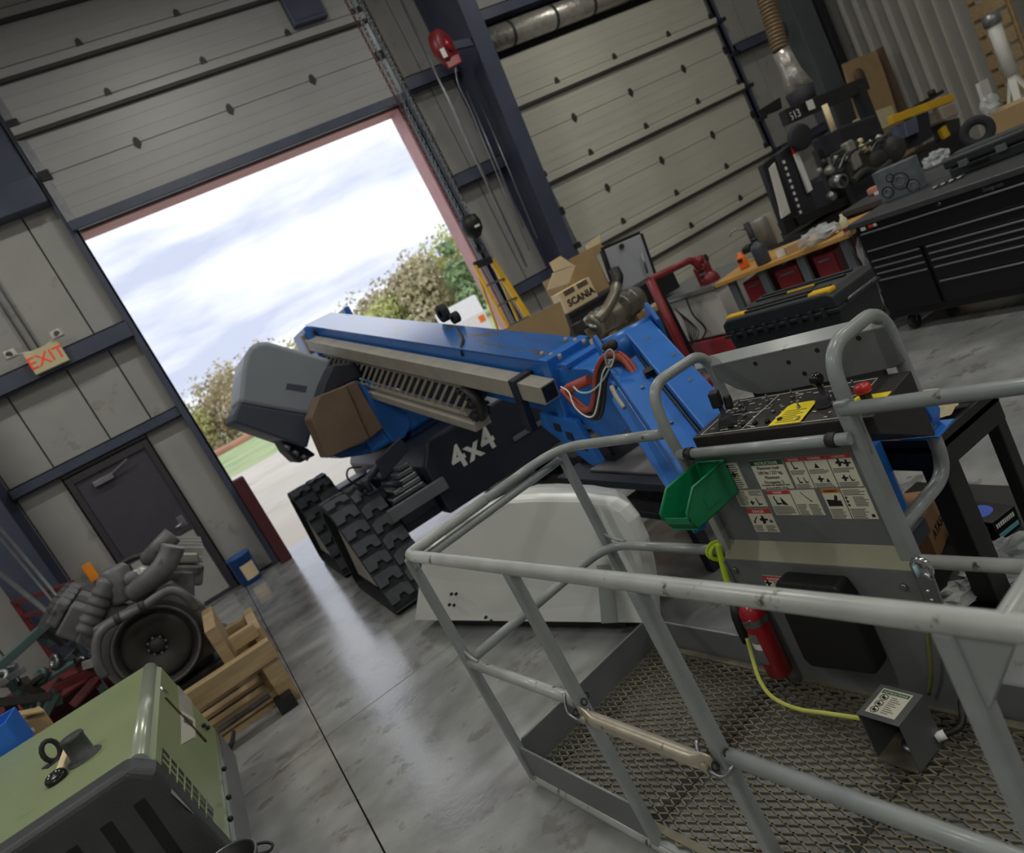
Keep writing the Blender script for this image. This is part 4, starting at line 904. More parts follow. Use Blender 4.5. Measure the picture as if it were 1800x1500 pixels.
MB().box((2.10, 3.92, .555), (2.62, 4.40, .60)).box((2.12, 4.36, .60), (2.60, 4.40, .66)).box((2.12, 3.93, .60), (2.16, 3.97, .66)).box((2.56, 3.93, .60), (2.60, 3.97, .66)).build('tray_frame', 'lift_black', ctt)
perf(1.92, 2.64, 3.15, 3.9, .34, ctt); MB().box((1.92, 3.14, .30), (2.64, 3.92, .335)).build('lower_shelf', 'lift_black', ctt)

# ================================================================== left side of the shop
mat('comp_green', '#8d9a72', .36, var=.06, scale=3, wear='#7d8a5e', wear_at=.64, wscale=5)
mat('comp_edge', '#aeb6a4', .25, .3, var=.05)
mat('comp_black', '#3b3d3e', .5, var=.12, bump=.2, bscale=120); mat('comp_skirt', '#6d7072', .45, var=.1)
cp = T('air_compressor', 'olive green portable compressor with black plastic front in the left corner', 'compressor', (-1.2, 4.1, 0))
ya, yb = 3.42, 4.86; xr, xl = -.70, -1.80; zt = .86
MB().prism([(xl-.08, .30), (xr+.075, .30), (xr+.02, .80), (xr-.01, .84), (xr-.05, zt), (xl+.05, zt), (xl, .80)], (0, ya, 0), (1, 0, 0), (0, 0, 1), -(yb-ya)).build('canopy', 'comp_green', cp, bevel=.012)
MB().tube([(xr-.035, ya, .825), (xr-.035, yb, .825)], .040, 16).build('rolled_edge', 'comp_edge', cp)
MB().prism([(xl-.06, .04), (xr+.04, .04), (xr+.09, .10), (xr+.085, .29), (xl-.08, .29)], (0, ya+.02, 0), (1, 0, 0), (0, 0, 1), -(yb-ya-.04)).build('base_skirt', 'comp_skirt', cp, bevel=.01)
MB().box((xr+.07, ya, .285), (xr+.088, yb, .305)).build('trim_strip', 'chrome', cp)
fp = MB().prism([(xl-.09, .12), (xr+.09, .12), (xr+.08, .35), (xr+.025, .80), (xr-.05, zt+.015), (xl+.05, zt+.015), (xl-.02, .80)], (0, ya-.14, 0), (1, 0, 0), (0, 0, 1), -.15).build('front_bezel', 'comp_black', cp, bevel=.03, seg=3)
for k in range(7):
    x = xr-.10-.13*k; MB().add([(x, ya-.142, .28), (x+.045, ya-.142, .28), (x+.045, ya-.142, .74), (x, ya-.142, .74), (x, ya-.13, .28), (x+.045, ya-.13, .28), (x+.045, ya-.13, .74), (x, ya-.13, .74)], [(0,1,2,3),(7,6,5,4),(0,4,5,1),(1,5,6,2),(2,6,7,3),(3,7,4,0)]).build('grille_slot', 'black_gloss', fp)
# side panel details: points on the sloping right side
def sidep(y, z, d=0.0): return V3((xr+.075-.11*(z-.30)+d, y, z))
def sideq(x, y): # pixel -> (y, z) on the sloping side
    d = ray(x, y); n = V3((1, 0, .11)); s_ = (V3((xr+.075, 0, .30))-CAM).dot(n)/d.dot(n); P_ = CAM+d*s_; return P_.y, P_.z
def spoly(pts, m_, name, t_=.003, par=None):
    return MB().poly([sidep(*sideq(*q), .001) for q in pts], (1, 0, .11), t_).build(name, m_, par or cp)
vg = spoly([(285, 1316), (374, 1424), (372, 1456), (283, 1348)], 'black_gloss', 'vent_opening')
for k in range(1, 7):
    f_ = k/7; a = (285+89*f_, 1316+108*f_); b = (283+89*f_, 1348+108*f_)
    MB().tube([sidep(*sideq(*a), .006), sidep(*sideq(*b), .006)], .004, 6).build('vent_bar', 'comp_green', vg)
for k in range(1, 3):
    f_ = k/3; MB().tube([sidep(*sideq(285-2*f_, 1316+32*f_), .005), sidep(*sideq(374-2*f_, 1424+32*f_), .005)], .003, 6).build('vent_bar', 'comp_green', vg)
spoly([(289, 1227), (292, 1227), (363, 1303), (361, 1306)], 'black_gloss', 'slot')
spoly([(312, 1205), (336, 1232), (344, 1300), (318, 1290)], mat('tape_clear', '#a9aca8', .3, var=.1), 'clear_tape', .0015)
spoly([(318, 1250), (342, 1265), (343, 1295), (318, 1310)], 'sticker', 'sticker', .002)
spoly([(322, 1258), (338, 1269), (338, 1280), (322, 1270)], 'ink_grey', 'fine_print', .003)
spoly([(304, 1355), (340, 1392), (340, 1432), (300, 1395)], mat('tape_clear2', '#8f968c', .3, var=.1), 'clear_tape', .0012)
lp_ = [sidep(*sideq(284, 1214), .004), sidep(*sideq(300, 1226), .004)]
text('badge_text', 'vap', lp_[0], lp_[1]-lp_[0], V3((-.11, 0, 1)), .05, 'chrome', cp, .004)
for q in ((362, 1282), (355, 1278)): MB().sphere(sidep(*sideq(*q), .012), .014, 8).build('latch', 'rubber', cp)
for q, m_ in (((394, 1352), 'black'), ((402, 1402), 'black'), ((405, 1440), 'black')):
    p = AX(q[0], q[1], xr+.10); MB().sphere(p, .014, 8).build('skirt_bolt', m_, cp)
MB().tube([V3((xr+.05, 4.92, .12)), V3((xr+.10, 4.97, .14)), V3((xr+.14, 4.98, .19))], [.022, .016, .010], 8).build('drain_cock', 'rubber', cp)
# lifting eye, exhaust stub and loose wooden-handled part on top
def topp(x, y): return AZ(x, y, zt)
e0 = topp(100, 1335); MB().tube([e0+V3((.03*math.cos(a), 0.02*math.cos(a), .05+.05*math.sin(a))) for a in [2*math.pi*k/14 for k in range(14)]], .012, 8, closed=True).build('lifting_eye', 'rubber', cp)
MB().obox(e0+V3((0, 0, .002)), (.12, .07, .005), .6).build('eye_base', 'rubber', cp, bevel=.002)
s0 = topp(150, 1332); MB().lathe([(.075, 0), (.07, .008), (.05, .009), (.048, .10), (.052, .105), (.048, .118), (.001, .12)], s0, (0, 0, 1), 20).build('exhaust_stub', 'comp_black', cp)
wh = T('tensioner_arm', 'black pulley on a pale wooden handle lying on the green compressor', 'tool', topp(105, 1370))
MB().bar(topp(135, 1318)+V3((0, 0, .05)), topp(108, 1368)+V3((0, 0, .02)), .035, .02).build('handle', 'cardboard_pale', wh, bevel=.004)
q0 = topp(102, 1372); MB().lathe([(.001, 0), (.045, 0), (.045, .02), (.04, .026), (.012, .027), (.001, .03)], q0+V3((0, 0, .003)), (0, -.25, 1), 20).build('pulley', 'black_gloss', wh)
for k in range(5): a = 1.25*k; MB().sphere(q0+V3((.024*math.cos(a), .024*math.sin(a)-.006, .033)), .0055, 6).build('pulley_bolt', 'chrome', wh)

# black bucket in front of the compressor
bk = T('black_bucket', 'black bucket with wire handle beside the compressor', 'bucket', (-.66, 3.10, 0))
bc = V3((-.66, 3.10, 0))
MB().lathe([(.001, .01), (.115, .01), (.12, .0), (.15, .36), (.157, .37), (.157, .385), (.147, .385), (.112, .02), (.001, .02)], bc, (0, 0, 1), 32).build('bucket_body', 'black', bk)
MB().tube([bc+V3((.157*math.cos(a), .157*math.sin(a), .385)) for a in [2*math.pi*k/32 for k in range(32)]], .006, 6, closed=True).build('rim', 'steel', bk)
MB().tube(smooth_pts([bc+V3((.155, -.03, .36)), bc+V3((.19, -.02, .34)), bc+V3((.20, .03, .33)), bc+V3((.18, .06, .34)), bc+V3((.145, .06, .36))]), .006, 6).build('handle', 'black', bk)

# grey diesel engine on a wooden pallet
mat('engine_grey', '#6b6b6d', .5, .2, var=.25, scale=9, wear='#4a4744', wear_at=.6, wscale=7); mat('engine_dark', '#3a3936', .6, .2, var=.2, scale=9); mat('alu', '#a7a69f', .42, .6, var=.15, scale=12)
en = T('diesel_engine', 'grey V-type diesel engine with big flywheel on a pallet', 'engine', (-.85, 6.7, .15))
fc = V3((-.80, 6.1, .685))
fw = MB().lathe([(.001, .0), (.05, .0), (.055, .03), (.075, .03), (.08, .0), (.20, .01), (.235, .0), (.24, .03), (.262, .03), (.268, -.02), (.31, -.02), (.318, .02), (.318, .09), (.28, .10)], fc, (0, 1, 0), 40).build('flywheel', 'engine_dark', en)
fw_r = MB().tube([fc+V3((.29*math.cos(a), -.022, .29*math.sin(a))) for a in [2*math.pi*k/40 for k in range(40)]], .012, 6, closed=True).build('ring_gear', 'engine_grey', en)
for k in range(8): a = .785*k; MB().cyl(fc+V3((.065*math.cos(a), .03, .065*math.sin(a))), fc+V3((.065*math.cos(a), .0, .065*math.sin(a))), .01, 6).build('flywheel_bolt', 'engine_grey', en)
MB().prism([(-.36, -.30), (.36, -.30), (.40, .05), (.30, .34), (-.30, .34), (-.40, .05)], fc+V3((0, .10, 0)), (1, 0, 0), (0, 0, 1), -.12).build('bell_housing', 'engine_grey', en, bevel=.02)
MB().prism([(-.26, -.38), (.26, -.38), (.30, 0), (.46, .30), (.20, .48), (0, .30), (-.20, .48), (-.46, .30), (-.30, 0)], fc+V3((0, .22, 0)), (1, 0, 0), (0, 0, 1), -1.05).build('engine_block', 'engine_grey', en, bevel=.015)
for sx in (-1, 1):
    for k in range(4):
        p = fc+V3((sx*.40, .34+.24*k, .42 if sx < 0 else .30)); MB().obox(p, (.24, .20, .16), 0, 0, sx*.6).build('cylinder_head', 'engine_dark' if k % 2 else 'engine_grey', en, bevel=.02)
        hh_ = fc+V3((sx*.46, .34+.24*k, .54 if sx < 0 else .42)); MB().obox(hh_, (.19, .17, .09), 0, 0, sx*.6).build('valve_cover', 'alu' if sx > 0 else 'engine_grey', en, bevel=.02)
        for j in range(4): MB().obox(hh_+V3((sx*(.05+.0*j), -.07+.045*j, .03)), (.20, .014, .05), 0, 0, sx*.6).build('cover_fin', 'alu' if sx > 0 else 'engine_grey', en)
def ep(x, y, Y): return AY(x, y, Y)
MB().tube(smooth_pts([ep(236, 1042, 6.25), ep(262, 1022, 6.15), ep(285, 1000, 6.1), ep(300, 975, 6.1), ep(305, 960, 6.1)]), [.09]*8+[.085]*8+[.08]*8+[.07]*1 if False else .082, 14).build('intake_elbow', 'engine_grey', en)
MB().tube(smooth_pts([ep(262, 985, 6.5), ep(283, 962, 6.4), ep(304, 940, 6.4)]), .075, 14).build('exhaust_elbow', 'engine_grey', en)
MB().tube(smooth_pts([ep(200, 1005, 6.5), ep(225, 985, 6.5), ep(255, 975, 6.5), ep(275, 970, 6.5)]), .022, 8).build('oil_line', 'engine_dark', en)
MB().lathe([(.001, 0), (.10, 0), (.105, .03), (.105, .24), (.08, .27), (.001, .28)], ep(222, 1055, 6.35), (.15, .0, 1), 18).build('oil_filter', 'engine_grey', en)
MB().tube(smooth_pts([ep(345, 1070, 6.05), ep(325, 1047, 6.0), ep(300, 1038, 6.0), ep(275, 1050, 6.0), ep(250, 1068, 6.0), ep(210, 1088, 6.0), ep(182, 1106, 5.98), ep(170, 1130, 5.97), ep(172, 1165, 5.96), ep(185, 1190, 5.96)]), .032, 10).build('coolant_pipe', 'engine_grey', en)
for x, y in ((255, 1064), (212, 1086)):
    p = ep(x, y, 6.0); q = ep(x-10, y+5, 6.0); MB().tube([p, q], .042, 10).build('pipe_coupling', 'engine_dark', en)
for k in range(5):
    p = ep(150+7*k, 1115-16*k, 6.3); MB().lathe([(.001, 0), (.07, 0), (.085, .03), (.07, .07), (.085, .10), (.07, .14), (.001, .15)], p, (.5, .1, .4), 12).build('exhaust_bellows', 'engine_grey', en)
MB().sphere(ep(248, 1012, 6.3), .09, 12, (1, .8, .8)).build('turbo_housing', 'alu', en)
MB().sphere(ep(232, 1018, 6.25), .06, 12).build('turbo_inlet', 'engine_grey', en)
MB().box((-1.2, 6.2, .22), (-.4, 7.3, .32)).build('oil_pan', 'engine_dark', en, bevel=.03)
# pallet with a timber cradle
pa = T('wooden_pallet', 'timber pallet and cradle under the grey engine', 'pallet', (-.7, 6.2, 0))
for x in (-1.35, -.85, -.26):
    MB().box((x-.05, 5.45, .02), (x+.05, 7.4, .12)).build('stringer', 'wood', pa, bevel=.005)
for k in range(8): MB().box((-1.40, 5.45+.25*k, .12), (-.20, 5.57+.25*k, .15)).build('deck_board', 'wood', pa, bevel=.004)
for k in range(3): MB().box((-1.40, 5.47+.9*k, 0), (-.20, 5.6+.9*k, .02)).build('bottom_board', 'wood', pa)
MB().box((-.92, 5.30, .33), (-.13, 5.40, .47)).build('cradle_beam', 'wood', pa, bevel=.006)
MB().box((-.92, 5.32, .15), (-.80, 5.42, .33)).build('cradle_block', 'wood', pa, bevel=.006)
MB().box((-.26, 5.32, .0), (-.14, 5.42, .33)).build('cradle_block', 'wood', pa, bevel=.006)
MB().box((-.44, 5.42, .40), (-.36, 6.15, .72)).build('cradle_plank', 'wood', pa, bevel=.006)
MB().box((-.20, 5.42, .28), (-.13, 6.15, .55)).build('cradle_plank', 'wood', pa, bevel=.006)
MB().box((-.44, 6.06, .15), (-.13, 6.15, .52)).build('cradle_plank', 'wood', pa, bevel=.006)
MB().box((-.36, 5.45, .28), (-.20, 6.06, .31)).build('cradle_floor', 'wood', pa)
MB().box((-.34, 5.40, .50), (-.16, 5.46, .60)).build('cradle_plank', 'wood', pa, bevel=.006)
MB().box((-.30, 5.22, .0), (-.18, 5.34, .10)).build('foot_block', 'black', pa)

# red shelving rack, teal beam and scrap behind the compressor
mat('rack_red', '#6e2228', .5, var=.2, scale=6)
rk = T('red_rack', 'dark red steel shelf rack holding scrap parts at the left edge', 'rack', (-1.75, 7.6, 0))
rd_ = V3((-.44, .90, 0)).normalized(); ra = V3((-1.32, 7.85, 0))
for z in (1.25, 1.07, .80, .46, .34): MB().bar(ra+V3((0, 0, z)), ra+rd_*1.95+V3((0, 0, z)), .035, .045).build('rail', 'rack_red', rk, bevel=.003)
back_ = V3((-.9, -.44, 0)).normalized()*.8
for s_ in (0, 1.9):
    for b_ in (V3((0, 0, 0)), back_):
        p = ra+rd_*s_+b_; MB().box((p.x-.025, p.y-.025, 0), (p.x+.025, p.y+.025, 1.28)).build('upright', 'rack_red', rk)
for z in (.22, .44): MB().poly([ra+V3((0, 0, z)), ra+rd_*1.9+V3((0, 0, z)), ra+rd_*1.9+back_+V3((0, 0, z)), ra+back_+V3((0, 0, z))], (0, 0, 1), .02).build('shelf', 'rack_red', rk)
for z in (1.25, .80): MB().bar(ra+back_+V3((0, 0, z)), ra+rd_*1.9+back_+V3((0, 0, z)), .035, .045).build('rail', 'rack_red', rk)
MB().obox(ra+rd_*1.0+V3((.02, -.02, 1.05)), (.14, .01, .07), 2.03).build('tag', 'cream', rk)
mat('teal', '#4e6461', .5, var=.12, scale=5)
tb = T('teal_machine_stand', 'dull teal steel stand with diagonal beam in front of the red rack', 'frame', (-1.3, 6.0, 0))
b0, b1 = AD(140, 1045, 7.75), AD(0, 1172, 7.0)
MB().bar(b0, b1+(b1-b0)*.3, .05, .07).build('beam', 'teal', tb, bevel=.006)
MB().poly([AD(138, 1048, 7.77), AD(60, 1122, 7.45), AD(80, 1140, 7.5), AD(120, 1130, 7.7)], (0, 1, 0), .03).build('side_plate', 'teal', tb, bevel=.004)
MB().bar(AD(80, 1110, 7.5), AD(110, 1135, 7.5), .04, .04).build('brace', 'engine_dark', tb)
MB().bar(AD(125, 1130, 7.7), V3((AD(125, 1130, 7.7).x, AD(125, 1130, 7.7).y, 0)), .06, .06).build('frame_leg', 'teal', tb)
MB().bar(AD(0, 1172, 7.0), V3((AD(0, 1172, 7.0).x, AD(0, 1172, 7.0).y, 0)), .06, .06).build('frame_leg', 'teal', tb)
MB().box((-2.4, 5.15, .0), (-1.5, 5.9, .45)).build('frame_base', 'engine_dark', tb, bevel=.02)
# loose scrap on the rack
rnd = random.Random(11)
kinds = [('grey flat bar', 'steel'), ('dark bracket', 'engine_dark'), ('teal offcut', 'teal'), ('red offcut', 'rack_red')]
where = ['at the left edge, highest of the scrap pile', 'under the teal beam in the scrap pile', 'in the middle of the scrap pile below the red shelf', 'nearest the flywheel in the scrap pile', 'with a ring, just left of the engine coolant pipe', 'low in the scrap pile above the brown carton', 'with a ring, at the front of the scrap pile', 'right by the edge of the compressor top', 'under the upper red shelf rail, left of the engine', 'lowest at the left edge, above the blue crate']
for k, (x, y) in enumerate(((20, 1190), (60, 1200), (95, 1185), (130, 1195), (165, 1165), (40, 1230), (85, 1240), (150, 1215), (120, 1160), (15, 1260))):
    nm, m_ = kinds[k % 4]; p = AD(x, y, 6.9); a = rnd.uniform(0, 3.1)
    base = T('scrap_part', f'{nm} {where[k]}', 'scrap', (p.x, p.y, p.z-.1), 'scrap parts behind the compressor')
    MB().obox(p, (rnd.uniform(.18, .42), rnd.uniform(.04, .09), rnd.uniform(.03, .07)), a, rnd.uniform(-.4, .4), rnd.uniform(-.6, .6)).build('bar', m_, base, bevel=.006)
    MB().obox(p+V3((.08*math.cos(a), .08*math.sin(a), .02)), (.06, .06, rnd.uniform(.08, .18)), a, .3, rnd.uniform(-.5, .5)).build('lug', m_, base, bevel=.006)
    if k % 2 == 0: MB().lathe([(.03, 0), (.06, 0), (.06, .04), (.03, .04), (.03, 0)], p+V3((-.06, 0, .03)), (rnd.uniform(-1, 1), -.6, .6), 14).build('ring', m_, base)
# cardboard box and blue crate behind the compressor
cbx = T('cardboard_box', 'small brown open carton behind the compressor at the left edge', 'box', AD(38, 1310, 5.6))
o_ = AD(38, 1302, 5.6); MB().obox(o_, (.34, .22, .2), .3).build('carton', 'cardboard', cbx, bevel=.004); MB().obox(o_+V3((.12, 0, .12)), (.12, .2, .01), .3, 0, .5).build('flap', 'cardboard', cbx)
MB().cyl(AD(52, 1288, 5.5), AD(60, 1282, 5.5), .02, 8).build('bulb', 'white_plastic', cbx)
bcr = T('blue_crate', 'blue plastic crate at the left edge behind the compressor', 'crate', AD(0, 1320, 5.3))
o_ = AD(-14, 1312, 5.3)
for dx, dy, sx, sy in ((0, -.14, .3, .01), (0, .14, .3, .01), (-.15, 0, .01, .28), (.15, 0, .01, .28)): MB().obox(o_+V3((dx, dy, 0)), (sx, sy, .2)).build('crate_wall', mat('crate_blue', '#2a6fd0', .45), bcr, bevel=.003)
MB().obox(o_+V3((0, 0, -.09)), (.3, .28, .01)).build('crate_floor', 'crate_blue', bcr)
# long pipes leaning at the back-left corner
for k, (a, b, r_) in enumerate((((0, 928), (112, 1062), .016), ((0, 945), (108, 1076), .013), ((0, 1008), (90, 1082), .025))):
    p1 = AD(b[0], b[1], 8.2); p0 = AD(a[0], a[1], 9.2); d = (p0-p1)
    lo = p1-d*(p1.z/d.z) if d.z > 0 else p1
    MB().tube([p1-d*.8, p0], r_, 8).build('leaning_pipe', 'galv', label=('upper thin', 'lower thin', 'thick')[k]+' grey pipe leaning in the dark left corner', cat='pipe', group='pipes leaning in the left corner')

# blue pail by the bollard, brown bollard, extinguisher by the exit door
pl = T('blue_pail', 'blue plastic pail with cream label by the exit door', 'pail', (-.05, 9.98, 0))
c0 = V3((-.03, 9.98, 0)); MB().lathe([(.001, 0), (.135, 0), (.15, .36), (.158, .36), (.158, .385), (.001, .39)], c0, (0, 0, 1), 24).build('pail_body', mat('pail_blue', '#2d5fae', .4, var=.05), pl)
vs_ = [c0+V3(((.139+.013*z/.36)*math.cos(a), (.139+.013*z/.36)*math.sin(a), z)) for z in (.06, .26) for a in [-1.9+1.3*k/8 for k in range(9)]]
MB().add(vs_, [(k, k+1, k+10, k+9) for k in range(8)], True).build('label_sticker', 'cardboard_pale', pl)
MB().box((.37, 9.88, 0), (.52, 10.04, 1.22)).build('bollard', mat('maroon', '#5a2a30', .5, var=.12), bevel=.02, label='dark maroon steel guard post beside the open doorway', cat='post')
fx = T('wall_extinguisher', 'red extinguisher with orange tag on the wall left of the exit door', 'extinguisher', (-1.47, 10.17, .75))
MB().lathe([(.001, 0), (.05, 0), (.055, .01), (.055, .22), (.03, .27), (.02, .30), (.001, .3)], (-1.47, 10.19, .72), (0, 0, 1), 18).build('cylinder', 'red_paint', fx)
MB().box((-1.53, 10.11, .98), (-1.43, 10.14, 1.20)).build('orange_tag', mat('orange_tag', '#f2901c', .5, emit=.05), fx, bevel=.004)
MB().box((-1.50, 10.15, .93), (-1.44, 10.23, 1.02)).build('valve', 'black', fx, bevel=.005)
MB().box((-1.50, 10.23, .80), (-1.44, 10.29, .86)).build('wall_bracket', 'black', fx)

# exit sign with emergency heads
ex = T('exit_sign', 'cream EXIT sign with red letters and two lamp heads on the girt', 'sign', (-.63, 10.06, 3.36))
MB().box((-.82, 10.0, 3.36), (-.44, 10.08, 3.62)).build('sign_body', 'cream', ex, bevel=.006)
text('sign_text', 'EXIT', V3((-.63, 9.997, 3.425)), (1, 0, 0), (0, 0, 1), .20, 'red_letter', ex, .003, 'CENTER')
for x in (-.93, -.40):
    MB().obox((x, 10.0, 3.68), (.12, .10, .09), .3 if x < -.6 else -.3).build('lamp_head', 'white_plastic', ex, bevel=.01)
    MB().cyl((x, 9.95, 3.68), (x, 9.935, 3.67), .035, 12).build('lamp_lens', 'chrome', ex)
    MB().tube([(x, 10.03, 3.66), (-.63, 10.05, 3.60)], .012, 6).build('lamp_arm', 'white_plastic', ex)
for x in (-.75, -.66): MB().tube([(x, 10.24, 3.62), (x-.0, 10.25, 6.5)], .012, 6).build('conduit', 'galv', ex)

# chain hoist hanging by the jamb, its chains, the cord reel on the column, box on the raised door
hs = T('chain_hoist', 'black chain fall block and hook hanging by the right jamb', 'hoist', (4.62, 9.3, 2.3))
MB().lathe([(.001, 0), (.06, .01), (.13, .09), (.15, .20), (.12, .30), (.001, .33)], (4.63, 9.3, 2.50), (0, 0, 1), 16).build('hook_block', 'black', hs)
MB().tube(fillet([(4.61, 9.3, 2.52), (4.61, 9.3, 2.44), (4.67, 9.3, 2.38), (4.62, 9.3, 2.29), (4.54, 9.3, 2.34), (4.55, 9.3, 2.40)], .04), .018, 8).build('hook', 'engine_dark', hs)
MB().box((4.60, 9.14, 2.62), (4.67, 9.16, 2.65)).build('block_mark', 'white', hs)
def chain(name, x, y, z0, z1, r_, par, m_):
    mb = MB(); z = z0; k = 0
    while z < z1:
        o = V3((x, y, z)); ax = V3((1, 0, 0)) if k % 2 else V3((0, 1, 0))
        mb.tube([o+ax*(r_*.6*math.cos(a))+V3((0, 0, r_*1.15*math.sin(a))) for a in [2*math.pi*j/6 for j in range(6)]], r_*.28, 4, closed=True); z += r_*1.75; k += 1
    return mb.build(name, m_, par, kind='stuff')
for x in (4.57, 4.68): chain('load_chain', x, 9.3, 2.84, 7.4, .03, hs, 'galv')
chain('hand_chain', 4.52, 9.34, 2.7, 7.4, .026, hs, mat('chain_rust', '#6a4040', .5, .4))
chain('hand_chain', 4.74, 9.34, 3.2, 7.4, .026, hs, 'strut_dark')
MB().box((4.45, 9.2, 7.4), (4.85, 9.4, 7.95)).build('hoist_head', 'engine_dark', hs, bevel=.02)
cr = T('cord_reel', 'dark red retractable cord reel mounted high on the navy column', 'reel', (5.6, 9.3, 4.3))
rc = AY(780, 85, 9.2); rx = V3((.55, -.8, 0)).normalized()
MB().lathe([(.001, -.08), (.20, -.08), (.24, -.05), (.24, .05), (.20, .08), (.001, .08)], rc, rx, 24).build('reel_case', 'red_paint', cr)
MB().lathe([(.001, .081), (.10, .085), (.10, .10), (.001, .11)], rc, rx, 16).build('reel_hub', 'ext_red', cr)
MB().obox(AY(797, 108, 9.1), (.2, .05, .12), -.4).build('cord_guide', 'ext_red', cr, bevel=.01)
MB().obox(AY(780, 93, 9.02), (.06, .01, .12), -.4).build('rating_label', 'white', cr)
MB().bar(rc, V3((6.06, 9.4, rc.z)), .06, .10).build('reel_arm', 'navy_steel', cr)
MB().tube(smooth_pts([AY(800, 118, 9.1), AY(806, 150, 9.1), AY(830, 200, 9.15), AY(900, 370, 9.3), AY(930, 440, 9.5)]), .008, 6).build('cord', 'galv', cr)
MB().tube([AY(705, 0, 9.6), AY(800, 200, 9.6), AY(925, 470, 9.6)], .022, 8).build('column_conduit', 'galv', wall)
for a, b in (((845, 180), (945, 420)), ((820, 160), (920, 400))): MB().tube([AY(a[0], a[1], 9.75), AY(b[0], b[1], 9.85)], .014, 6).build('column_conduit', 'galv', wall)
nb = T('door_operator', 'dark blue box fixed on the raised overhead door', 'box', AY(535, 10, 10.02))
q = [AY(492, -30, 10.0), AY(565, -55, 10.0), AY(577, 15, 10.0), AY(505, 40, 10.0)]
xs_ = [4.02, 4.52]; MB().box((4.0, 9.96, 6.02), (4.50, 10.075, 6.75)).build('operator_case', 'navy_steel', nb, bevel=.01)
MB().box((4.05, 9.95, 6.07), (4.45, 9.96, 6.12)).build('cover_lip', 'navy_steel', nb)
# yellow step ladder leaning by the jamb
ld_ = T('step_ladder', 'yellow fibreglass step ladder standing by the right jamb', 'ladder', (4.75, 9.5, 0))
A0, A1 = V3((4.50, 9.50, 2.2)), V3((4.82, 9.60, 2.17)); dn = V3((.05, -.32, -2.17))
for p, w_ in ((A0, .045), (A1, .09)): MB().bar(p, V3((p.x+(-.12 if p is A0 else .06), p.y-.35, 0)), w_, .04).build('side_rail', 'yellow', ld_, bevel=.004)
for p in (A0, A1): MB().bar(p, V3((p.x-.18 if p is A0 else p.x, p.y+.30, .0)), .03, .03).build('rear_rail', 'yellow', ld_)
MB().bar(A0, A1, .05, .10).build('ladder_cap', 'seal_dark', ld_, bevel=.01)
for k in range(1, 7):
    f_ = k/7; a = A0.lerp(V3((A0.x-.12, A0.y-.35, 0)), f_); b = A1.lerp(V3((A1.x+.06, A1.y-.35, 0)), f_); MB().bar(a, b, .07, .025).build('step', 'galv', ld_, bevel=.003)
MB().bar(A1+V3((.0, .05, -.35)), V3((A1.x+.02, A1.y-.2, .6)), .03, .02).build('brace', 'galv', ld_)

# ================================================================== right side of the shop
# black hard case with yellow latches on a dark cart
mat('case_black', '#232729', .5, var=.12, bump=.1, bscale=90)
hc = T('hard_case', 'black rugged tool case with yellow latches behind the basket', 'case', (3.22, 3.24, .74))
HM = Matrix.Translation((3.02, 3.63, .74)) @ Matrix.Rotation(math.radians(-84.5), 4, 'Z')   # x along the case, y toward the back
cl, cw_, chh = .79, .40, .27
MB(HM).prism([(.02, 0), (cl-.02, 0), (cl, .17), (0, .17)], (0, cw_-.01, 0), (1, 0, 0), (0, 0, 1), cw_-.02).build('case_body', 'case_black', hc, bevel=.015)
lid = MB(HM).prism([(-.005, .175), (cl+.005, .175), (cl, .245), (cl-.04, chh), (.04, chh), (0, .245)], (0, cw_, 0), (1, 0, 0), (0, 0, 1), cw_).build('case_lid', 'case_black', hc, bevel=.012)
MB(HM).box((-.012, -.012, .160), (cl+.012, cw_+.012, .180)).build('case_rim', 'case_black', hc, bevel=.005)
for k in range(9): MB(HM).box((.06+k*.08, -.02, .145), (.085+k*.08, -.005, .20)).build('rib', 'case_black', hc, bevel=.003)
for y in (.06, .13, .27, .34): MB(HM).box((.08, y-.012, chh), (cl-.08, y+.012, chh+.012)).build('lid_rib', 'case_black', lid, bevel=.004)
MB(HM).box((.25, .16, chh-.004), (.55, .24, chh+.003)).build('handle_recess', 'black_gloss', lid)
MB(HM).box((.33, .245, chh), (.52, .29, chh+.008)).build('name_plate', 'yellow', lid, bevel=.003)
for x in (.02, cl-.16): MB(HM).box((x+.0, .03 if x < .2 else .02, chh-.012), (x+.14, .085, chh+.014)).build('latch', 'yellow', hc, bevel=.008)
MB(HM).tube(fillet([(cl+.01, .08, .18), (cl+.04, .06, .20), (cl+.04, .34, .20), (cl+.01, .32, .18)], .03), .006, 8).build('carry_handle', 'steel', hc)
tcart = T('black_cart', 'black steel cart under the rugged tool case', 'cart', (3.24, 3.24, 0))
MB(HM).box((-.03, -.02, -.04), (cl-.06, cw_+.06, 0)).build('cart_top', 'black', tcart, bevel=.006)
for x in (.02, cl-.22):
    for y in (.02, cw_+.03): MB(HM).box((x-.02, y-.02, -.74), (x+.02, y+.02, -.04)).build('leg', 'black', tcart)
MB(HM).box((0, 0, -.50), (cl-.20, cw_+.05, -.06)).build('cart_box', 'black', tcart, bevel=.01)

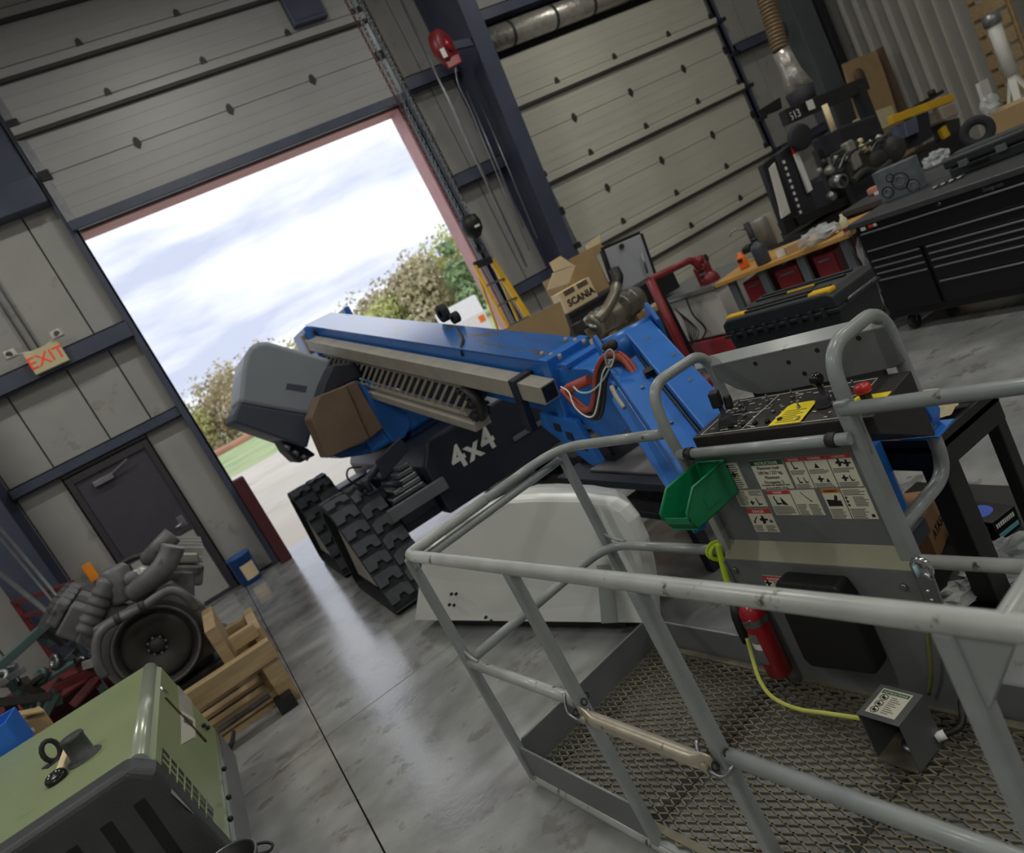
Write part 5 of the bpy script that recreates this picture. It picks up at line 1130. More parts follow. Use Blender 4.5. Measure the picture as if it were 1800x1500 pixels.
# tool chest
mat('chest_black', '#101114', .33, var=.08); mat('trim_alu', '#a8a8ac', .3, .8, var=.05)
tc_ = T('tool_chest', 'wide black roller tool chest with bright drawer trims', 'tool chest', (5.4, 3.2, 0))
cx0, cx1, cy0, cy1 = 5.07, 5.72, 2.05, 4.20
MB().box((cx0, cy0, .135), (cx1, cy1, .93)).build('chest_body', 'chest_black', tc_, bevel=.01)
MB().box((cx0-.03, cy0-.03, .93), (cx1+.03, cy1+.03, .975)).build('chest_top', mat('chest_top_mat', '#3a3b3d', .45, var=.15, scale=8), tc_, bevel=.008)
yl = 4.155; ym0, ym1 = 3.735, 3.69; yr = cy0+.04
def drawer(ya_, yb_, z0_, z1_):
    d_ = MB().box((cx0-.02, yb_, z0_), (cx0+.01, ya_, z1_-.016)).build('drawer', 'chest_black', tc_, bevel=.004)
    MB().box((cx0-.032, yb_+.004, z1_-.016), (cx0-.015, ya_-.004, z1_-.004)).build('drawer_trim', 'trim_alu', d_, bevel=.003)
drawer(yl, yr, .745, .880); drawer(yl, yr, .658, .738)
zz = [.652, .597, .545, .488]
for a, b in zip(zz, zz[1:]): drawer(yl, ym0, b+.003, a); drawer(ym1, yr, b+.003, a)
drawer(yl, ym0, .20, .488); drawer(ym1, yr, .375+.006, .488); drawer(ym1, yr, .20, .375)
MB().box((cx0-.012, yr, .885), (cx0+.01, yl, .93)).build('top_rail', 'chest_black', tc_)
MB().cyl((cx0-.012, 3.48, .912), (cx0-.03, 3.48, .912), .012, 12).build('lock', 'chrome', tc_)
MB().box((cx0-.014, 4.10, .895), (cx0-.0125, 4.145, .922)).build('decal', 'white', tc_); MB().box((cx0-.014, 4.03, .900), (cx0-.0125, 4.075, .924)).build('decal', mat('decal_red', '#e0432a', .5), tc_); MB().box((cx0-.014, 4.0, .900), (cx0-.0125, 4.028, .922)).build('decal', 'white', tc_)
text('badge_text', 'Snap-on', V3((cx0-.0135, 3.18, .895)), (0, -1, 0), (0, 0, 1), .042, 'grey_steel', tc_, .001)
for y in (cy0+.1, cy1-.12):
    for x in (cx0+.1, cx1-.1):
        k_ = MB().box((x-.04, y-.03, .115), (x+.04, y+.03, .137)).build('caster_plate', 'steel', tc_)
        MB().cyl((x-.025, y-.018, .062), (x-.025, y+.018, .062), .06, 18).build('caster_wheel', 'rubber', tc_); MB().bar((x, y, .12), (x-.025, y, .062), .05, .012).build('caster_fork', 'steel', tc_)
pb = T('plastic_bag', 'clear plastic bag hanging on the left end of the tool chest', 'bag', (5.25, 4.26, .3))
def crumple(c, size, n, m_, name, par, seed, amp=.25):
    rnd = random.Random(seed); mb = MB(); c = V3(c); vs_ = []; fs_ = []; h = n//2
    for i in range(h+1):
        a = math.pi*i/h
        for k in range(n):
            b = 2*math.pi*k/n; r_ = 1+rnd.uniform(-amp, amp)
            vs_.append(c+V3((size[0]*math.sin(a)*math.cos(b)*r_, size[1]*math.sin(a)*math.sin(b)*r_, size[2]*math.cos(a)*r_)))
    for i in range(h):
        for k in range(n): l_ = (k+1) % n; fs_.append((i*n+k, (i+1)*n+k, (i+1)*n+l_, i*n+l_))
    return mb.add(vs_, fs_, False).build(name, m_, par)
crumple((5.2, 4.27, .60), (.13, .03, .22), 16, 'clear_plastic', 'film', pb, 4); MB().bar((5.2, 4.21, .80), (5.2, 4.27, .80), .02, .01).build('hook', 'steel', pb)

# workbench left of the chest
B0, B1 = V3((4.74, 5.56, 0)), V3((5.10, 4.30, 0)); bdv = (B1-B0).normalized(); bnv = V3((-bdv.y, bdv.x, 0))
if bnv.x < 0: bnv = -bnv
WM = Matrix((bdv, bnv, V3((0, 0, 1)))).transposed().to_4x4()
WM = frame_of(bdv, bnv, B0); wl_ = (B1-B0).length
sgn = 1 if (WM.to_3x3() @ V3((0, 0, 1))).z > 0 else -1
def wbx(x, y, z): return V3((B0+bdv*x+bnv*y).to_tuple()[:2]+(z,))
def wbox(x0, x1, y0, y1, z0, z1):
    a = [wbx(x0, y0, 0), wbx(x1, y0, 0), wbx(x1, y1, 0), wbx(x0, y1, 0)]
    if (a[1]-a[0]).cross(a[2]-a[0]).z < 0: a = a[::-1]
    return MB().poly([p+V3((0, 0, z0)) for p in a], (0, 0, 1), z1-z0)
be = T('workbench', 'workbench with worn yellow wooden top and grey legs left of the chest', 'workbench', wbx(wl_/2, .35, 0))
wbox(0, wl_, 0, .72, .865, .905).build('bench_top', 'wood_top', be, bevel=.006)
for x in (.10, .42, .80, wl_-.12):
    for y in (.05, .62): wbox(x, x+.07, y, y+.05, 0, .865).build('leg', 'grey_steel', be, bevel=.004)
wbox(.05, wl_-.05, .55, .62, .40, .46).build('stretcher', 'grey_steel', be)
for k, (x0, x1) in enumerate(((.20, .40), (.53, .77), (.90, 1.10))):
    c_ = T('red_drawer_unit', ('left', 'middle', 'right')[k]+' dark red drawer unit under the workbench', 'cabinet', wbx((x0+x1)/2, .3, 0), 'red drawer units under the bench')
    wbox(x0, x1, .12, .55, .10, .80).build('cabinet_body', 'red_paint', c_, bevel=.006)
    for z in (.15, .37, .59): d_ = wbox(x0+.01, x1-.01, .105, .12, z, z+.2).build('drawer', 'red_paint', c_, bevel=.004); wbox(x0+.05, x1-.05, .095, .105, z+.15, z+.165).build('drawer_pull', 'steel', d_)
    wbox(x0+.02, x1-.02, .14, .53, 0, .10).build('plinth', 'black', c_)
def bat(px, py): return AZ(px, py, .905)
o_ = bat(1308, 474); t = T('orange_bottle', 'orange spray bottle at the left end of the workbench', 'bottle', o_)
MB().lathe([(.001, 0), (.042, 0), (.045, .02), (.045, .11), (.03, .13), (.02, .135), (.02, .155), (.001, .16)], o_+V3((.04, .02, 0)), (0, 0, 1), 16).build('bottle_body', 'orange', t); MB().obox(o_+V3((.0, .0, .09)), (.03, .04, .03), .4).build('bottle_label', 'black', t)
o_ = bat(1342, 466); t = T('dark_jug', 'dark grey plastic jug beside the orange bottle on the bench', 'jug', o_+V3((.04, .03, 0)))
MB().lathe([(.001, 0), (.062, 0), (.066, .02), (.066, .15), (.055, .185), (.025, .205), (.025, .22), (.001, .22)], o_+V3((.05, .03, 0)), (0, 0, 1), 18).build('jug_body', mat('jug_grey', '#3c4048', .4, var=.08), t); MB().cyl(o_+V3((.05, .03, .22)), o_+V3((.05, .03, .245)), .028, 12).build('jug_cap', 'black', t)
o_ = bat(1352, 440)+V3((.12, .10, 0)); t = T('steel_canister', 'tall bare steel canister at the back of the bench', 'canister', o_)
MB().lathe([(.001, 0), (.085, 0), (.085, .30), (.08, .31), (.072, .31), (.072, .30), (.001, .29)], o_, (0, 0, 1), 24).build('canister_body', mat('can_steel', '#8d8c88', .4, .4, var=.1), t); MB().obox(o_+V3((.10, -.03, .16)), (.10, .01, .32), -.9).build('canister_panel', mat('panel_pale', '#a9a596', .5), t)
o_ = bat(1388, 446); t = T('small_carton', 'small open carton on the bench in front of the canister', 'box', o_)
MB().obox(o_+V3((.03, .0, .035)), (.14, .10, .07), .9).build('carton', 'cardboard', t, bevel=.003); MB().obox(o_+V3((-.03, .05, .035)), (.01, .09, .065), .9).build('carton_end', 'white', t)
o_ = bat(1440, 425); t = T('plastic_wrap', 'crumpled clear plastic wrap on the bench', 'plastic', o_)
crumple(o_+V3((0, 0, .055)), (.20, .10, .06), 18, 'clear_plastic', 'film', t, 9, .35); crumple(o_+V3((.1, -.05, .04)), (.12, .09, .045), 16, mat('wrap_white', '#b9bbb8', .3, var=.1, bump=.5), 'inner_film', t, 10, .35)
o_ = bat(1503, 408)+V3((.0, .06, 0)); t = T('spray_can', 'small cream and red spray can on the chest corner', 'can', o_)
MB().lathe([(.001, 0), (.03, 0), (.03, .12), (.02, .14), (.012, .15), (.012, .17), (.001, .17)], o_, (0, 0, 1), 14).build('can_body', 'cream', t); MB().lathe([(.0305, .03), (.0305, .06)], o_, (0, 0, 1), 14).build('can_band', 'red_paint', t)
o_ = wbx(.20, .60, .905); t = T('clamp_stand', 'black clamp stand at the back of the bench', 'clamp', o_)
MB().cyl(o_, o_+V3((0, 0, .35)), .03, 12).build('clamp_column', 'black', t); MB().obox(o_+V3((-.05, .06, .12)), (.2, .08, .06), .6).build('clamp_base', 'black', t, bevel=.01); MB().tube(smooth_pts([o_+V3((-.02, .02, .3)), o_+V3((-.1, .08, .34)), o_+V3((-.14, .12, .30))]), .008, 6).build('clamp_lever', 'steel', t)

# things on the tool chest
def chz(px, py, z=.975): return AZ(px, py, z)
t = T('gear_box_carton', 'grey carton printed with gear pictures on the tool chest', 'box', chz(1585, 345))
g0, g1 = chz(1552, 358), chz(1620, 332); gv = (g1-g0); gn = V3((-gv.y, gv.x, 0)).normalized()
if gn.x < 0: gn = -gn
MB().poly([g0, g1, g1+gn*.12, g0+gn*.12] if gv.cross(gn).z > 0 else [g0+gn*.12, g1+gn*.12, g1, g0], (0, 0, 1), .25).build('carton', mat('print_grey', '#5c646a', .5, var=.2, scale=20), t, bevel=.004)
up_ = V3((0, 0, 1)); face = -gn
for k, (f_, z, r_) in enumerate(((.22, .07, .045), (.60, .12, .065), (.85, .05, .05), (.40, .17, .03))):
    c_ = g0+gv*f_+up_*z-gn*.003; e_ = gv.normalized()
    for q in (1.0, .55): MB().tube([c_+e_*(r_*q*math.cos(a))+up_*(r_*q*math.sin(a)) for a in [2*math.pi*j/20 for j in range(20)]], .0035, 5, closed=True).build('gear_print', 'black' if q == 1 else 'galv', t)
t = T('pink_pad', 'flat pink and white packet lying on the tool chest', 'packet', chz(1545, 335)); p_ = chz(1535, 345)+V3((.12, .0, .04))
MB().obox(p_, (.20, .09, .05), -1.2).build('packet', mat('pinkish', '#c98a7a', .6), t, bevel=.006); MB().obox(p_+V3((-.03, -.02, -.04)), (.10, .08, .035), -1.2).build('packet_label', 'white', t)
t = T('flat_tool_case', 'low black moulded tool case on the right of the chest top', 'case', chz(1720, 290)); a0 = chz(1668, 318); a1 = chz(1815, 262); av = (a1-a0).normalized(); an = V3((-av.y, av.x, 0)); an = an if an.x > 0 else -an
def abox(x0, x1, y0, y1, z0, z1):
    pts = [a0+av*x0+an*y0, a0+av*x1+an*y0, a0+av*x1+an*y1, a0+av*x0+an*y1]
    if (pts[1]-pts[0]).cross(pts[2]-pts[0]).z < 0: pts = pts[::-1]
    return MB().poly([p+V3((0, 0, z0)) for p in pts], (0, 0, 1), z1-z0)
Lc = (a1-a0).length
abox(.02, Lc, .0, .30, 0, .075).build('case_base', 'case_black', t, bevel=.012); abox(0, Lc, -.01, .31, .08, .15).build('case_lid', 'case_black', t, bevel=.015)
for x in (.1, .35): abox(x, x+.07, -.018, 0, .06, .11).build('latch', 'grey_steel', t, bevel=.004)
abox(.16, .30, -.03, -.012, .05, .075).build('handle', 'black', t, bevel=.005); abox(.05, Lc, .10, .13, .15, .162).build('lid_rib', 'grey_steel', t)
t = T('socket_rail', 'small chrome tools and clear bag beside the flat case', 'tools', chz(1640, 335)); p_ = chz(1640, 335)
for k in range(4): MB().cyl(p_+V3((.0+.02*k, -.05*k, .012)), p_+V3((.06+.02*k, -.05*k-.02, .012)), .011, 8).build('socket', 'steel', t)
t = T('clear_bag', 'clear plastic bag of small parts at the back of the chest top', 'bag', chz(1650, 280)); crumple(chz(1650, 288)+V3((0, 0, .05)), (.12, .10, .06), 16, 'clear_plastic', 'film', t, 21, .3)

rb_ = T('rear_bench', 'dark bench behind the tool chest piled with engine parts', 'bench', (6.25, 3.4, 0))
MB().box((5.79, 2.2, .92), (6.7, 4.9, .972)).build('bench_top', 'chest_top_mat', rb_, bevel=.006)
for x in (5.85, 6.64):
    for y in (2.3, 4.8): MB().box((x-.03, y-.03, 0), (x+.03, y+.03, .92)).build('leg', 'black', rb_)

# steel stand at the right with rag, cartons and packing
mat('stand_black', '#232323', .55, .2, var=.25, scale=7)
sd = T('steel_stand', 'heavy black steel work stand at the right edge', 'stand', (2.25, 1.98, 0))
sx0, sx1, sy0, sy1, sz = 1.965, 2.33, 1.66, 2.42, .75
MB().box((sx0, sy0, sz-.12), (sx1, sy0+.02, sz)).build('apron', 'stand_black', sd, bevel=.003); MB().box((sx0, sy1-.02, sz-.12), (sx1, sy1, sz)).build('apron', 'stand_black', sd)
MB().box((sx0, sy0+.02, sz-.12), (sx0+.02, sy1-.02, sz)).build('apron', 'stand_black', sd); MB().box((sx1-.02, sy0+.02, sz-.12), (sx1, sy1-.02, sz)).build('apron', 'stand_black', sd)
MB().box((sx0, sy0, sz-.05), (sx1, sy1, sz-.03)).build('tray_floor', 'stand_black', sd)
for x, y, w_ in ((sx0+.05, sy0+.055, .085), (sx1-.02, sy0+.03, .05), (sx0+.06, sy1-.07, .08), (sx1-.03, sy1-.03, .05)): MB().box((x-w_/2, y-w_/2, 0), (x+w_/2, y+w_/2, sz-.12)).build('leg', 'stand_black', sd, bevel=.006)
MB().box((sx0-.02, sy0-.05, .05), (2.75, 2.5, .08)).build('lower_shelf', 'stand_black', sd)
rg_ = T('shop_rag', 'crumpled cream shop rag in the tray of the black stand', 'rag', (2.2, 1.95, sz-.03))
rnd = random.Random(5); vs_ = []; fs_ = []; nx_, ny_ = 22, 30
for i in range(nx_):
    for j in range(ny_):
        x = sx0+.03+(sx1-sx0-.07)*i/(nx_-1); y = sy0+.025+(.64)*j/(ny_-1)
        z = sz+.005+.06*(.5+.5*math.sin(9*x*2.3+7*y+1.3*math.sin(14*y)))*(.6+.4*math.sin(21*y+11*x))+.03*math.sin(31*x-13*y)*.4+.015*rnd.random()+.03*math.sin(math.pi*i/(nx_-1))*math.sin(math.pi*j/(ny_-1))
        vs_.append((x+rnd.uniform(-.004, .004), y+rnd.uniform(-.004, .004), max(sz-.028, z)))
for i in range(nx_-1):
    for j in range(ny_-1): fs_.append((i*ny_+j, (i+1)*ny_+j, (i+1)*ny_+j+1, i*ny_+j+1))
MB().add(vs_, fs_, True).build('cloth', mat('rag_cream', '#b8ac8c', .9, var=.12, scale=9), rg_)
gb = T('glove_box', 'black and blue disposable glove box under the stand', 'box', (2.45, 1.9, .08))
GM = Matrix.Translation(AZ(1750, 960, .085)+V3((.03, 0, 0))) @ Matrix.Rotation(-.12, 4, 'Z')
MB(GM).box((0, 0, 0), (.13, .24, .085)).build('carton', 'black_gloss', gb, bevel=.002)
MB(GM).box((.0, .01, .0855), (.125, .09, .0865)).build('print_band', 'sticker', gb) if False else MB(GM).box((.008, .16, .085), (.122, .225, .0862)).build('print_band', mat('print_teal', '#6fb6c0', .4, var=.15), gb)
vs_ = [V3((.055+.05*math.cos(a), .10+.055*math.sin(a), .0855)) for a in [2*math.pi*k/20 for k in range(20)]]
MB(GM).poly(vs_, (0, 0, 1), .0008).build('print_oval', mat('print_blue', '#2a4fb8', .4, var=.2), gb)
MB(GM).box((-.001, .03, .02), (.0, .20, .065)).build('print_panel', mat('print_grey2', '#7c8288', .5), gb); MB(GM).box((.01, -.001, .008), (.12, .0, .026)).build('print_band', 'print_teal', gb)
text('carton_text', 'GLOVES', GM @ V3((.012, -.0012, .052)), GM.to_3x3() @ V3((1, 0, 0)), (0, 0, 1), .026, 'white', gb, .0004) if False else None
mb = MB(GM)
for k in range(9): mb.box((.012+k*.0115, -.001, .05), (.02+k*.0115, .0, .068))
mb.build('fine_print', 'white', gb, kind='stuff')
ac = T('open_carton', 'torn brown carton under the left side of the stand', 'box', (2.25, 2.2, .08))
q0 = AZ(1622, 975, .085); MB().obox(q0+V3((.06, .06, .09)), (.26, .22, .18), .35).build('carton', mat('carton_dark', '#8a6844', .8, var=.15), ac, bevel=.004)
c_ = q0+V3((.06, .06, .09)); fx_ = V3((math.cos(.35), math.sin(.35), 0)); fy_ = V3((math.sin(.35), -math.cos(.35), 0))
text('carton_text', 'ATASK', c_-fx_*.09+fy_*.1112+V3((0, 0, -.02)), fx_, (0, 0, 1), .055, 'ink', ac, .0006)
MB().obox(c_+V3((-.12, 0, .15)), (.02, .22, .12), .35, 0, -.3).build('flap', 'carton_dark', ac); MB().obox(c_+V3((.05, .14, .14)), (.24, .01, .10), .35, .4).build('flap', 'carton_dark', ac)
pk = T('packing_film', 'crumpled clear packing film under the stand', 'plastic', (2.4, 1.75, .08))
crumple(AZ(1770, 990, .10), (.17, .12, .05), 18, 'clear_plastic', 'film', pk, 31, .4); crumple(AZ(1690, 1040, .12), (.10, .05, .03), 14, 'wrap_white', 'tissue', pk, 32, .4)

# power unit, big engine, lifting arm and exhaust hose further back
pu = T('power_unit', 'black framed power unit with white side panel behind the bench', 'power unit', (6.95, 6.3, 0))
MB().box((6.75, 6.20, 0), (7.50, 6.95, .78)).build('base_frame', 'black', pu, bevel=.02)
def yb(pts, Y, d_, name, m_, par, bev=.01): return MB().poly([AY(x, y, Y) for x, y in pts], (0, 1, 0), d_).build(name, m_, par, bevel=bev)
yb([(1340, 290), (1362, 272), (1412, 395), (1385, 412)], 6.2, .08, 'side_frame', 'black', pu)
yb([(1352, 296), (1362, 285), (1390, 374), (1375, 384)], 6.19, .02, 'white_panel', 'white_plastic', pu, .003)
yb([(1370, 268), (1392, 252), (1440, 378), (1415, 395)], 6.22, .15, 'radiator_panel', 'seal_dark', pu)
yb([(1391, 253), (1397, 251), (1429, 333), (1422, 338)], 6.17, .03, 'marking_strip', 'white', pu, .002); yb([(1391, 253), (1397, 251), (1402, 266), (1397, 270)], 6.165, .03, 'red_marking', 'estop_red', pu, .002)
for k in range(9): a = AY(1378+3.6*k, 285+11*k, 6.21); MB().obox(a, (.03, .01, .035)).build('letter_mark', 'white', pu)
yb([(1436, 262), (1446, 258), (1485, 365), (1474, 372)], 6.2, .08, 'upright', 'black', pu)
yb([(1400, 380), (1490, 345), (1496, 358), (1408, 396)], 6.15, .3, 'cross_member', 'black', pu)
dc = AY(1410, 240, 6.05); MB().lathe([(.001, 0), (.12, .0), (.14, .015), (.145, .06), (.12, .10), (.001, .10)], dc, (.25, 1, .1), 24).build('intake_cover', 'seal_dark', pu)
be2 = T('black_engine', 'black diesel engine with round turbo beyond the tool chest', 'engine', (7.9, 6.3, 0))
MB().box((7.55, 6.15, .0), (8.5, 6.95, .62)).build('engine_stand', 'black', be2, bevel=.02)
MB().box((7.5, 6.1, .62), (8.45, 6.8, 1.18)).build('engine_block', 'seal_dark', be2, bevel=.03)
yb([(1482, 262), (1520, 240), (1530, 300), (1498, 318)], 6.05, .2, 'gear_cover', 'engine_dark', be2); yb([(1488, 250), (1500, 243), (1518, 290), (1506, 300)], 6.0, .1, 'alloy_manifold', 'alu', be2, .02)
yb([(1470, 225), (1540, 200), (1556, 235), (1485, 262)], 6.3, .4, 'valve_cover', 'seal_dark', be2, .03)
MB().lathe([(.001, -.02), (.08, 0), (.14, .02), (.15, .08), (.15, .16), (.08, .2), (.001, .2)], AY(1575, 262, 5.95), (.5, 1, .15), 24).build('turbo', 'engine_dark', be2)
MB().lathe([(.001, 0), (.11, 0), (.13, .06), (.12, .14), (.001, .16)], AY(1545, 282, 6.0), (.5, 1, .15), 20).build('turbo_inlet', 'engine_dark', be2)
MB().lathe([(.055, 0), (.075, 0), (.075, .14), (.055, .14), (.055, 0)], AY(1482, 318, 5.9), (.2, 1, .2), 20).build('exhaust_port', 'steel', be2)
MB().tube(smooth_pts([AY(1500, 318, 5.95), AY(1520, 300, 5.95), AY(1545, 300, 5.95), AY(1565, 285, 5.95)]), .035, 10).build('pipe', 'engine_dark', be2)
for k, (x, y) in enumerate(((1490, 280), (1506, 272), (1515, 262), (1530, 250), (1545, 243), (1560, 240), (1512, 248), (1470, 280), (1458, 300), (1448, 285), (1465, 322), (1462, 345), (1440, 300))):
    p = AY(x, y, 6.05); MB().sphere(p, .035+.012*(k % 3), 8).build('fitting', ('alu', 'engine_dark', 'cream', 'steel')[k % 4], be2)
for k in range(6):
    p = [AY(1460+14*k, 300-8*k+6*(k % 2), 6.02), AY(1472+14*k, 278-6*k, 6.0), AY(1490+14*k, 270-7*k, 6.02)]; MB().tube(smooth_pts(p), .012, 6).build('fuel_line', 'steel' if k % 2 else 'hose_black', be2)
eh = T('lifting_arm', 'black hoist arm stencilled 513 above the black engine', 'hoist', (7.6, 6.7, 0))
h0, h1 = AY(1378, 208, 6.5), AY(1520, 148, 6.75); hv = (h1-h0).normalized()
MB().bar(h0, h1, .10, .17).build('arm_beam', 'black', eh, bevel=.008)
MB().bar(h1-hv*.2, V3(((h1-hv*.2).x, (h1-hv*.2).y, 0)), .14, .14).build('arm_post', 'seal_dark', eh, bevel=.008)
MB().box((h1.x-.5, h1.y-.05, 0), (h1.x+.5, h1.y+.05, .1)).build('arm_foot', 'black', eh)
tp = AY(1391, 207, 6.44); text('stencil_text', '513', V3((tp.x, 6.46, tp.z-.03)), (1, 0, 0), (0, 0, 1), .13, 'white', eh, .002)
yb([(1417, 178), (1428, 174), (1434, 190), (1423, 194)], 6.45, .01, 'tag', 'white', eh, 0)
yb([(1340, 190), (1372, 170), (1376, 190), (1350, 200)], 6.7, .1, 'arm_tip', 'black', eh)
rt = T('cardboard_tube', 'tan cardboard tube standing on the black engine', 'tube', AY(1466, 232, 6.2)); MB().tube([AY(1449, 184, 6.25), AY(1466, 230, 6.25)], .035, 14).build('tube_body', 'cardboard_pale', rt)
eh2 = T('exhaust_hose', 'ribbed brown exhaust hose with foil cone hanging from above', 'hose', AY(1400, 185, 7)+V3((0, 0, 0)))
p0, p1 = AY(1330, -60, 7.0), AY(1372, 88, 7.0); nn_ = 46
mat('hose_brown', '#7f6a50', .5, .2, var=.15)
dv = (p1-p0); MB().lathe([(.115 if k % 2 else .095, dv.length*k/nn_) for k in range(nn_+1)], p0, dv, 18, sm=False).build('ribbed_hose', 'hose_brown', eh2)
MB().tube([p0+V3((0, 0, 4.2)), p0], .11, 16).build('hose_riser', 'hose_brown', eh2)
q1, q2, q3 = AY(1372, 88, 7.0), AY(1392, 128, 7.0), AY(1405, 158, 7.0)
MB().tube([q1, q1.lerp(q2, .6), q2, q3], [.105, .11, .12, .18], 18).build('foil_cone', 'foil', eh2)
MB().tube([q3, AY(1414, 182, 7.0), AY(1420, 195, 7.0)], [.18, .16, .10], 18).build('nozzle', 'seal_dark', eh2)

# far right corner: leaning cardboard, generator, timber, tripod mast, packing
lc = T('leaning_cardboard', 'brown cardboard sheet with a hole leaning in the far corner', 'cardboard', (12.8, 9.3, 0))
MB().poly([AY(x, y, 9.1) for x, y in ((1482, 112), (1540, 88), (1556, 130), (1580, 205), (1545, 225), (1512, 215))], (.2, 1, 0), .05).build('sheet', 'cardboard', lc, bevel=.005)
MB().lathe([(.001, 0), (.12, 0), (.12, .01)], AY(1512, 132, 9.05), (0, 1, 0), 16).build('hole', 'brown_panel', lc)
MB().bar(AY(1540, 88, 9.25), AY(1588, 215, 9.25), .06, .25).build('sheet_edge', 'brown_panel', lc); MB().box((12.3, 9.15, 0), (13.2, 9.5, 1.1)).build('lower_stack', 'cardboard', lc, bevel=.01)
cbp = T('cream_carton', 'cream carton below the leaning cardboard', 'box', AY(1555, 220, 8.3)+V3((0, 0, -1.0))); MB().poly([AY(x, y, 8.3) for x, y in ((1525, 200), (1568, 185), (1580, 215), (1540, 232))], (0, 1, 0), .3).build('carton', 'cream', cbp, bevel=.01); MB().box((AY(1550, 220, 8.3).x-.3, 8.3, 0), (AY(1550, 220, 8.3).x+.3, 8.7, 1.05)).build('carton_base', 'cardboard', cbp)
gn_ = T('yellow_generator', 'yellow framed generator with beige tank near the ribbed wall', 'generator', (10.4, 7.2, 0))
MB().bar(AY(1565, 212, 7.0), AY(1672, 172, 7.0), .08, .11).build('top_frame', 'yellow', gn_, bevel=.01); MB().bar(AY(1655, 225, 7.0), AY(1668, 252, 7.0), .14, .05).build('frame_leg', 'yellow', gn_)
MB().bar(AY(1580, 205, 7.0), AY(1660, 172, 7.0)+V3((0, 0, .09)), .05, .05).build('black_rail', 'black', gn_)
yb([(1590, 215), (1612, 205), (1616, 232), (1596, 240)], 6.95, .25, 'control_box', mat('slate', '#565c74', .5), gn_); yb([(1612, 204), (1632, 195), (1640, 240), (1616, 255)], 7.0, .35, 'engine_cowl', 'seal_dark', gn_)
yb([(1650, 188), (1678, 178), (1688, 200), (1662, 212)], 6.95, .3, 'fuel_tank', mat('tank_beige', '#a79a8e', .5), gn_, .03); yb([(1662, 212), (1688, 206), (1690, 236), (1672, 240)], 7.0, .25, 'motor', 'engine_dark', gn_, .02)
MB().box((9.85, 6.95, 0), (11.1, 7.5, .72)).build('generator_base', 'black', gn_, bevel=.02); MB().cyl(AY(1636, 160, 7.0), AY(1640, 168, 7.0), .05, 10).build('cap', 'black', gn_)
tb_ = T('timber_crate', 'tall slatted timber crate against the ribbed side wall', 'crate', (12.9, 7.1, 0))
for k in range(13): MB().box((12.86, 6.85, .15+.26*k), (12.92, 7.35, .36+.26*k)).build('slat', 'wood', tb_, bevel=.006)
for y in (6.86, 7.34): MB().box((12.92, y-.04, 0), (12.99, y+.04, 3.6)).build('crate_post', 'wood', tb_)
ms = T('tripod_mast', 'silver mast stand in front of the timber crate', 'stand', (11.6, 6.4, 0))
m0 = AX(1745, 40, 11.5); MB().cyl((m0.x, m0.y, 1.1), (m0.x, m0.y, 1.86), .085, 14).build('mast', 'white_plastic', ms); MB().cyl((m0.x, m0.y, 1.80), (m0.x, m0.y, 1.95), .11, 14).build('mast_cap', 'galv', ms)
for k, (dx, dy) in enumerate(((-.15, .35), (.1, -.45), (-.35, -.1))): MB().bar((m0.x, m0.y, 1.15), (m0.x+dx, m0.y+dy, 0), .09, .04).build('leg', 'white_plastic', ms)
MB().bar((m0.x-.3, m0.y+.25, .0), (m0.x-.28, m0.y+.22, 1.2), .22, .05).build('board', 'white_plastic', ms)
bx_ = T('packed_carton', 'brown carton with white packing by the mast stand', 'box', AX(1790, 205, 9.5)); o_ = AX(1792, 205, 9.0); MB().obox(o_, (.4, .4, .32), .2).build('carton', 'cardboard', bx_, bevel=.006); crumple(o_+V3((-.15, .15, .25)), (.10, .08, .10), 14, 'clear_plastic', 'packing', bx_, 51, .3); MB().obox((o_.x, o_.y, (o_.z-.16)/2), (.5, .5, o_.z-.16), .2).build('support_crate', 'wood', bx_)
yt = T('tyre', 'grey tyre standing behind the tool chest', 'tyre', AX(1720, 222, 8.0)); o_ = AX(1718, 232, 8.0); MB().lathe([(.07, 0), (.14, -.02), (.16, .03), (.16, .10), (.14, .13), (.07, .11), (.07, 0)], o_, (-.8, -.5, .1), 22).build('tyre_body', 'rubber', yt); MB().obox((o_.x, o_.y, (o_.z-.21)/2), (.4, .4, max(.05, o_.z-.21))).build('tyre_rack', 'black', yt)

# middle distance: parts washer, red frame, bench with muffler and cartons
pw = T('parts_washer', 'white parts washer with red base beside the workbench', 'parts washer', (5.55, 6.75, 0))
MB().box((5.15, 6.05, .28), (5.95, 7.25, .78)).build('tub', mat('enamel', '#c9c7c0', .35, var=.06, wear='#8e8a80', wear_at=.66), pw, bevel=.02); MB().box((5.15, 6.05, .02), (5.95, 7.25, .26)).build('base', mat('washer_red', '#a8323c', .45, var=.08), pw, bevel=.015)
MB().box((5.10, 6.0, .78), (6.0, 7.3, .83)).build('top_rim', 'galv', pw, bevel=.01); MB().tube(smooth_pts([(5.13, 6.5, .8), (5.08, 6.45, .6), (5.11, 6.4, .4), (5.09, 6.5, .3)]), .01, 6).build('drain_hose', 'hose_black', pw)
rf = T('tubular_stand', 'red tubular steel stand in front of the parts washer', 'stand', (4.4, 5.9, 0))
r0, r1, r2 = AZ(1213, 632, 0.0), AY(1142, 492, 5.9), AY(1216, 456, 5.9); r0 = V3((r1.x, r1.y, 0))
MB().tube([r0, r1], .045, 10).build('upright', 'red_paint', rf); MB().tube(fillet([r1, r2, r2+V3((.05, 0, -.12))], .06), .035, 10).build('cross_bar', 'red_paint', rf); MB().bar(r1+V3((.06, .02, -.05)), r0+V3((.08, 0, .2)), .05, .03).build('black_strip', 'black', rf); MB().box((r0.x-.25, r0.y-.06, 0), (r0.x+.35, r0.y+.06, .06)).build('foot', 'red_paint', rf)
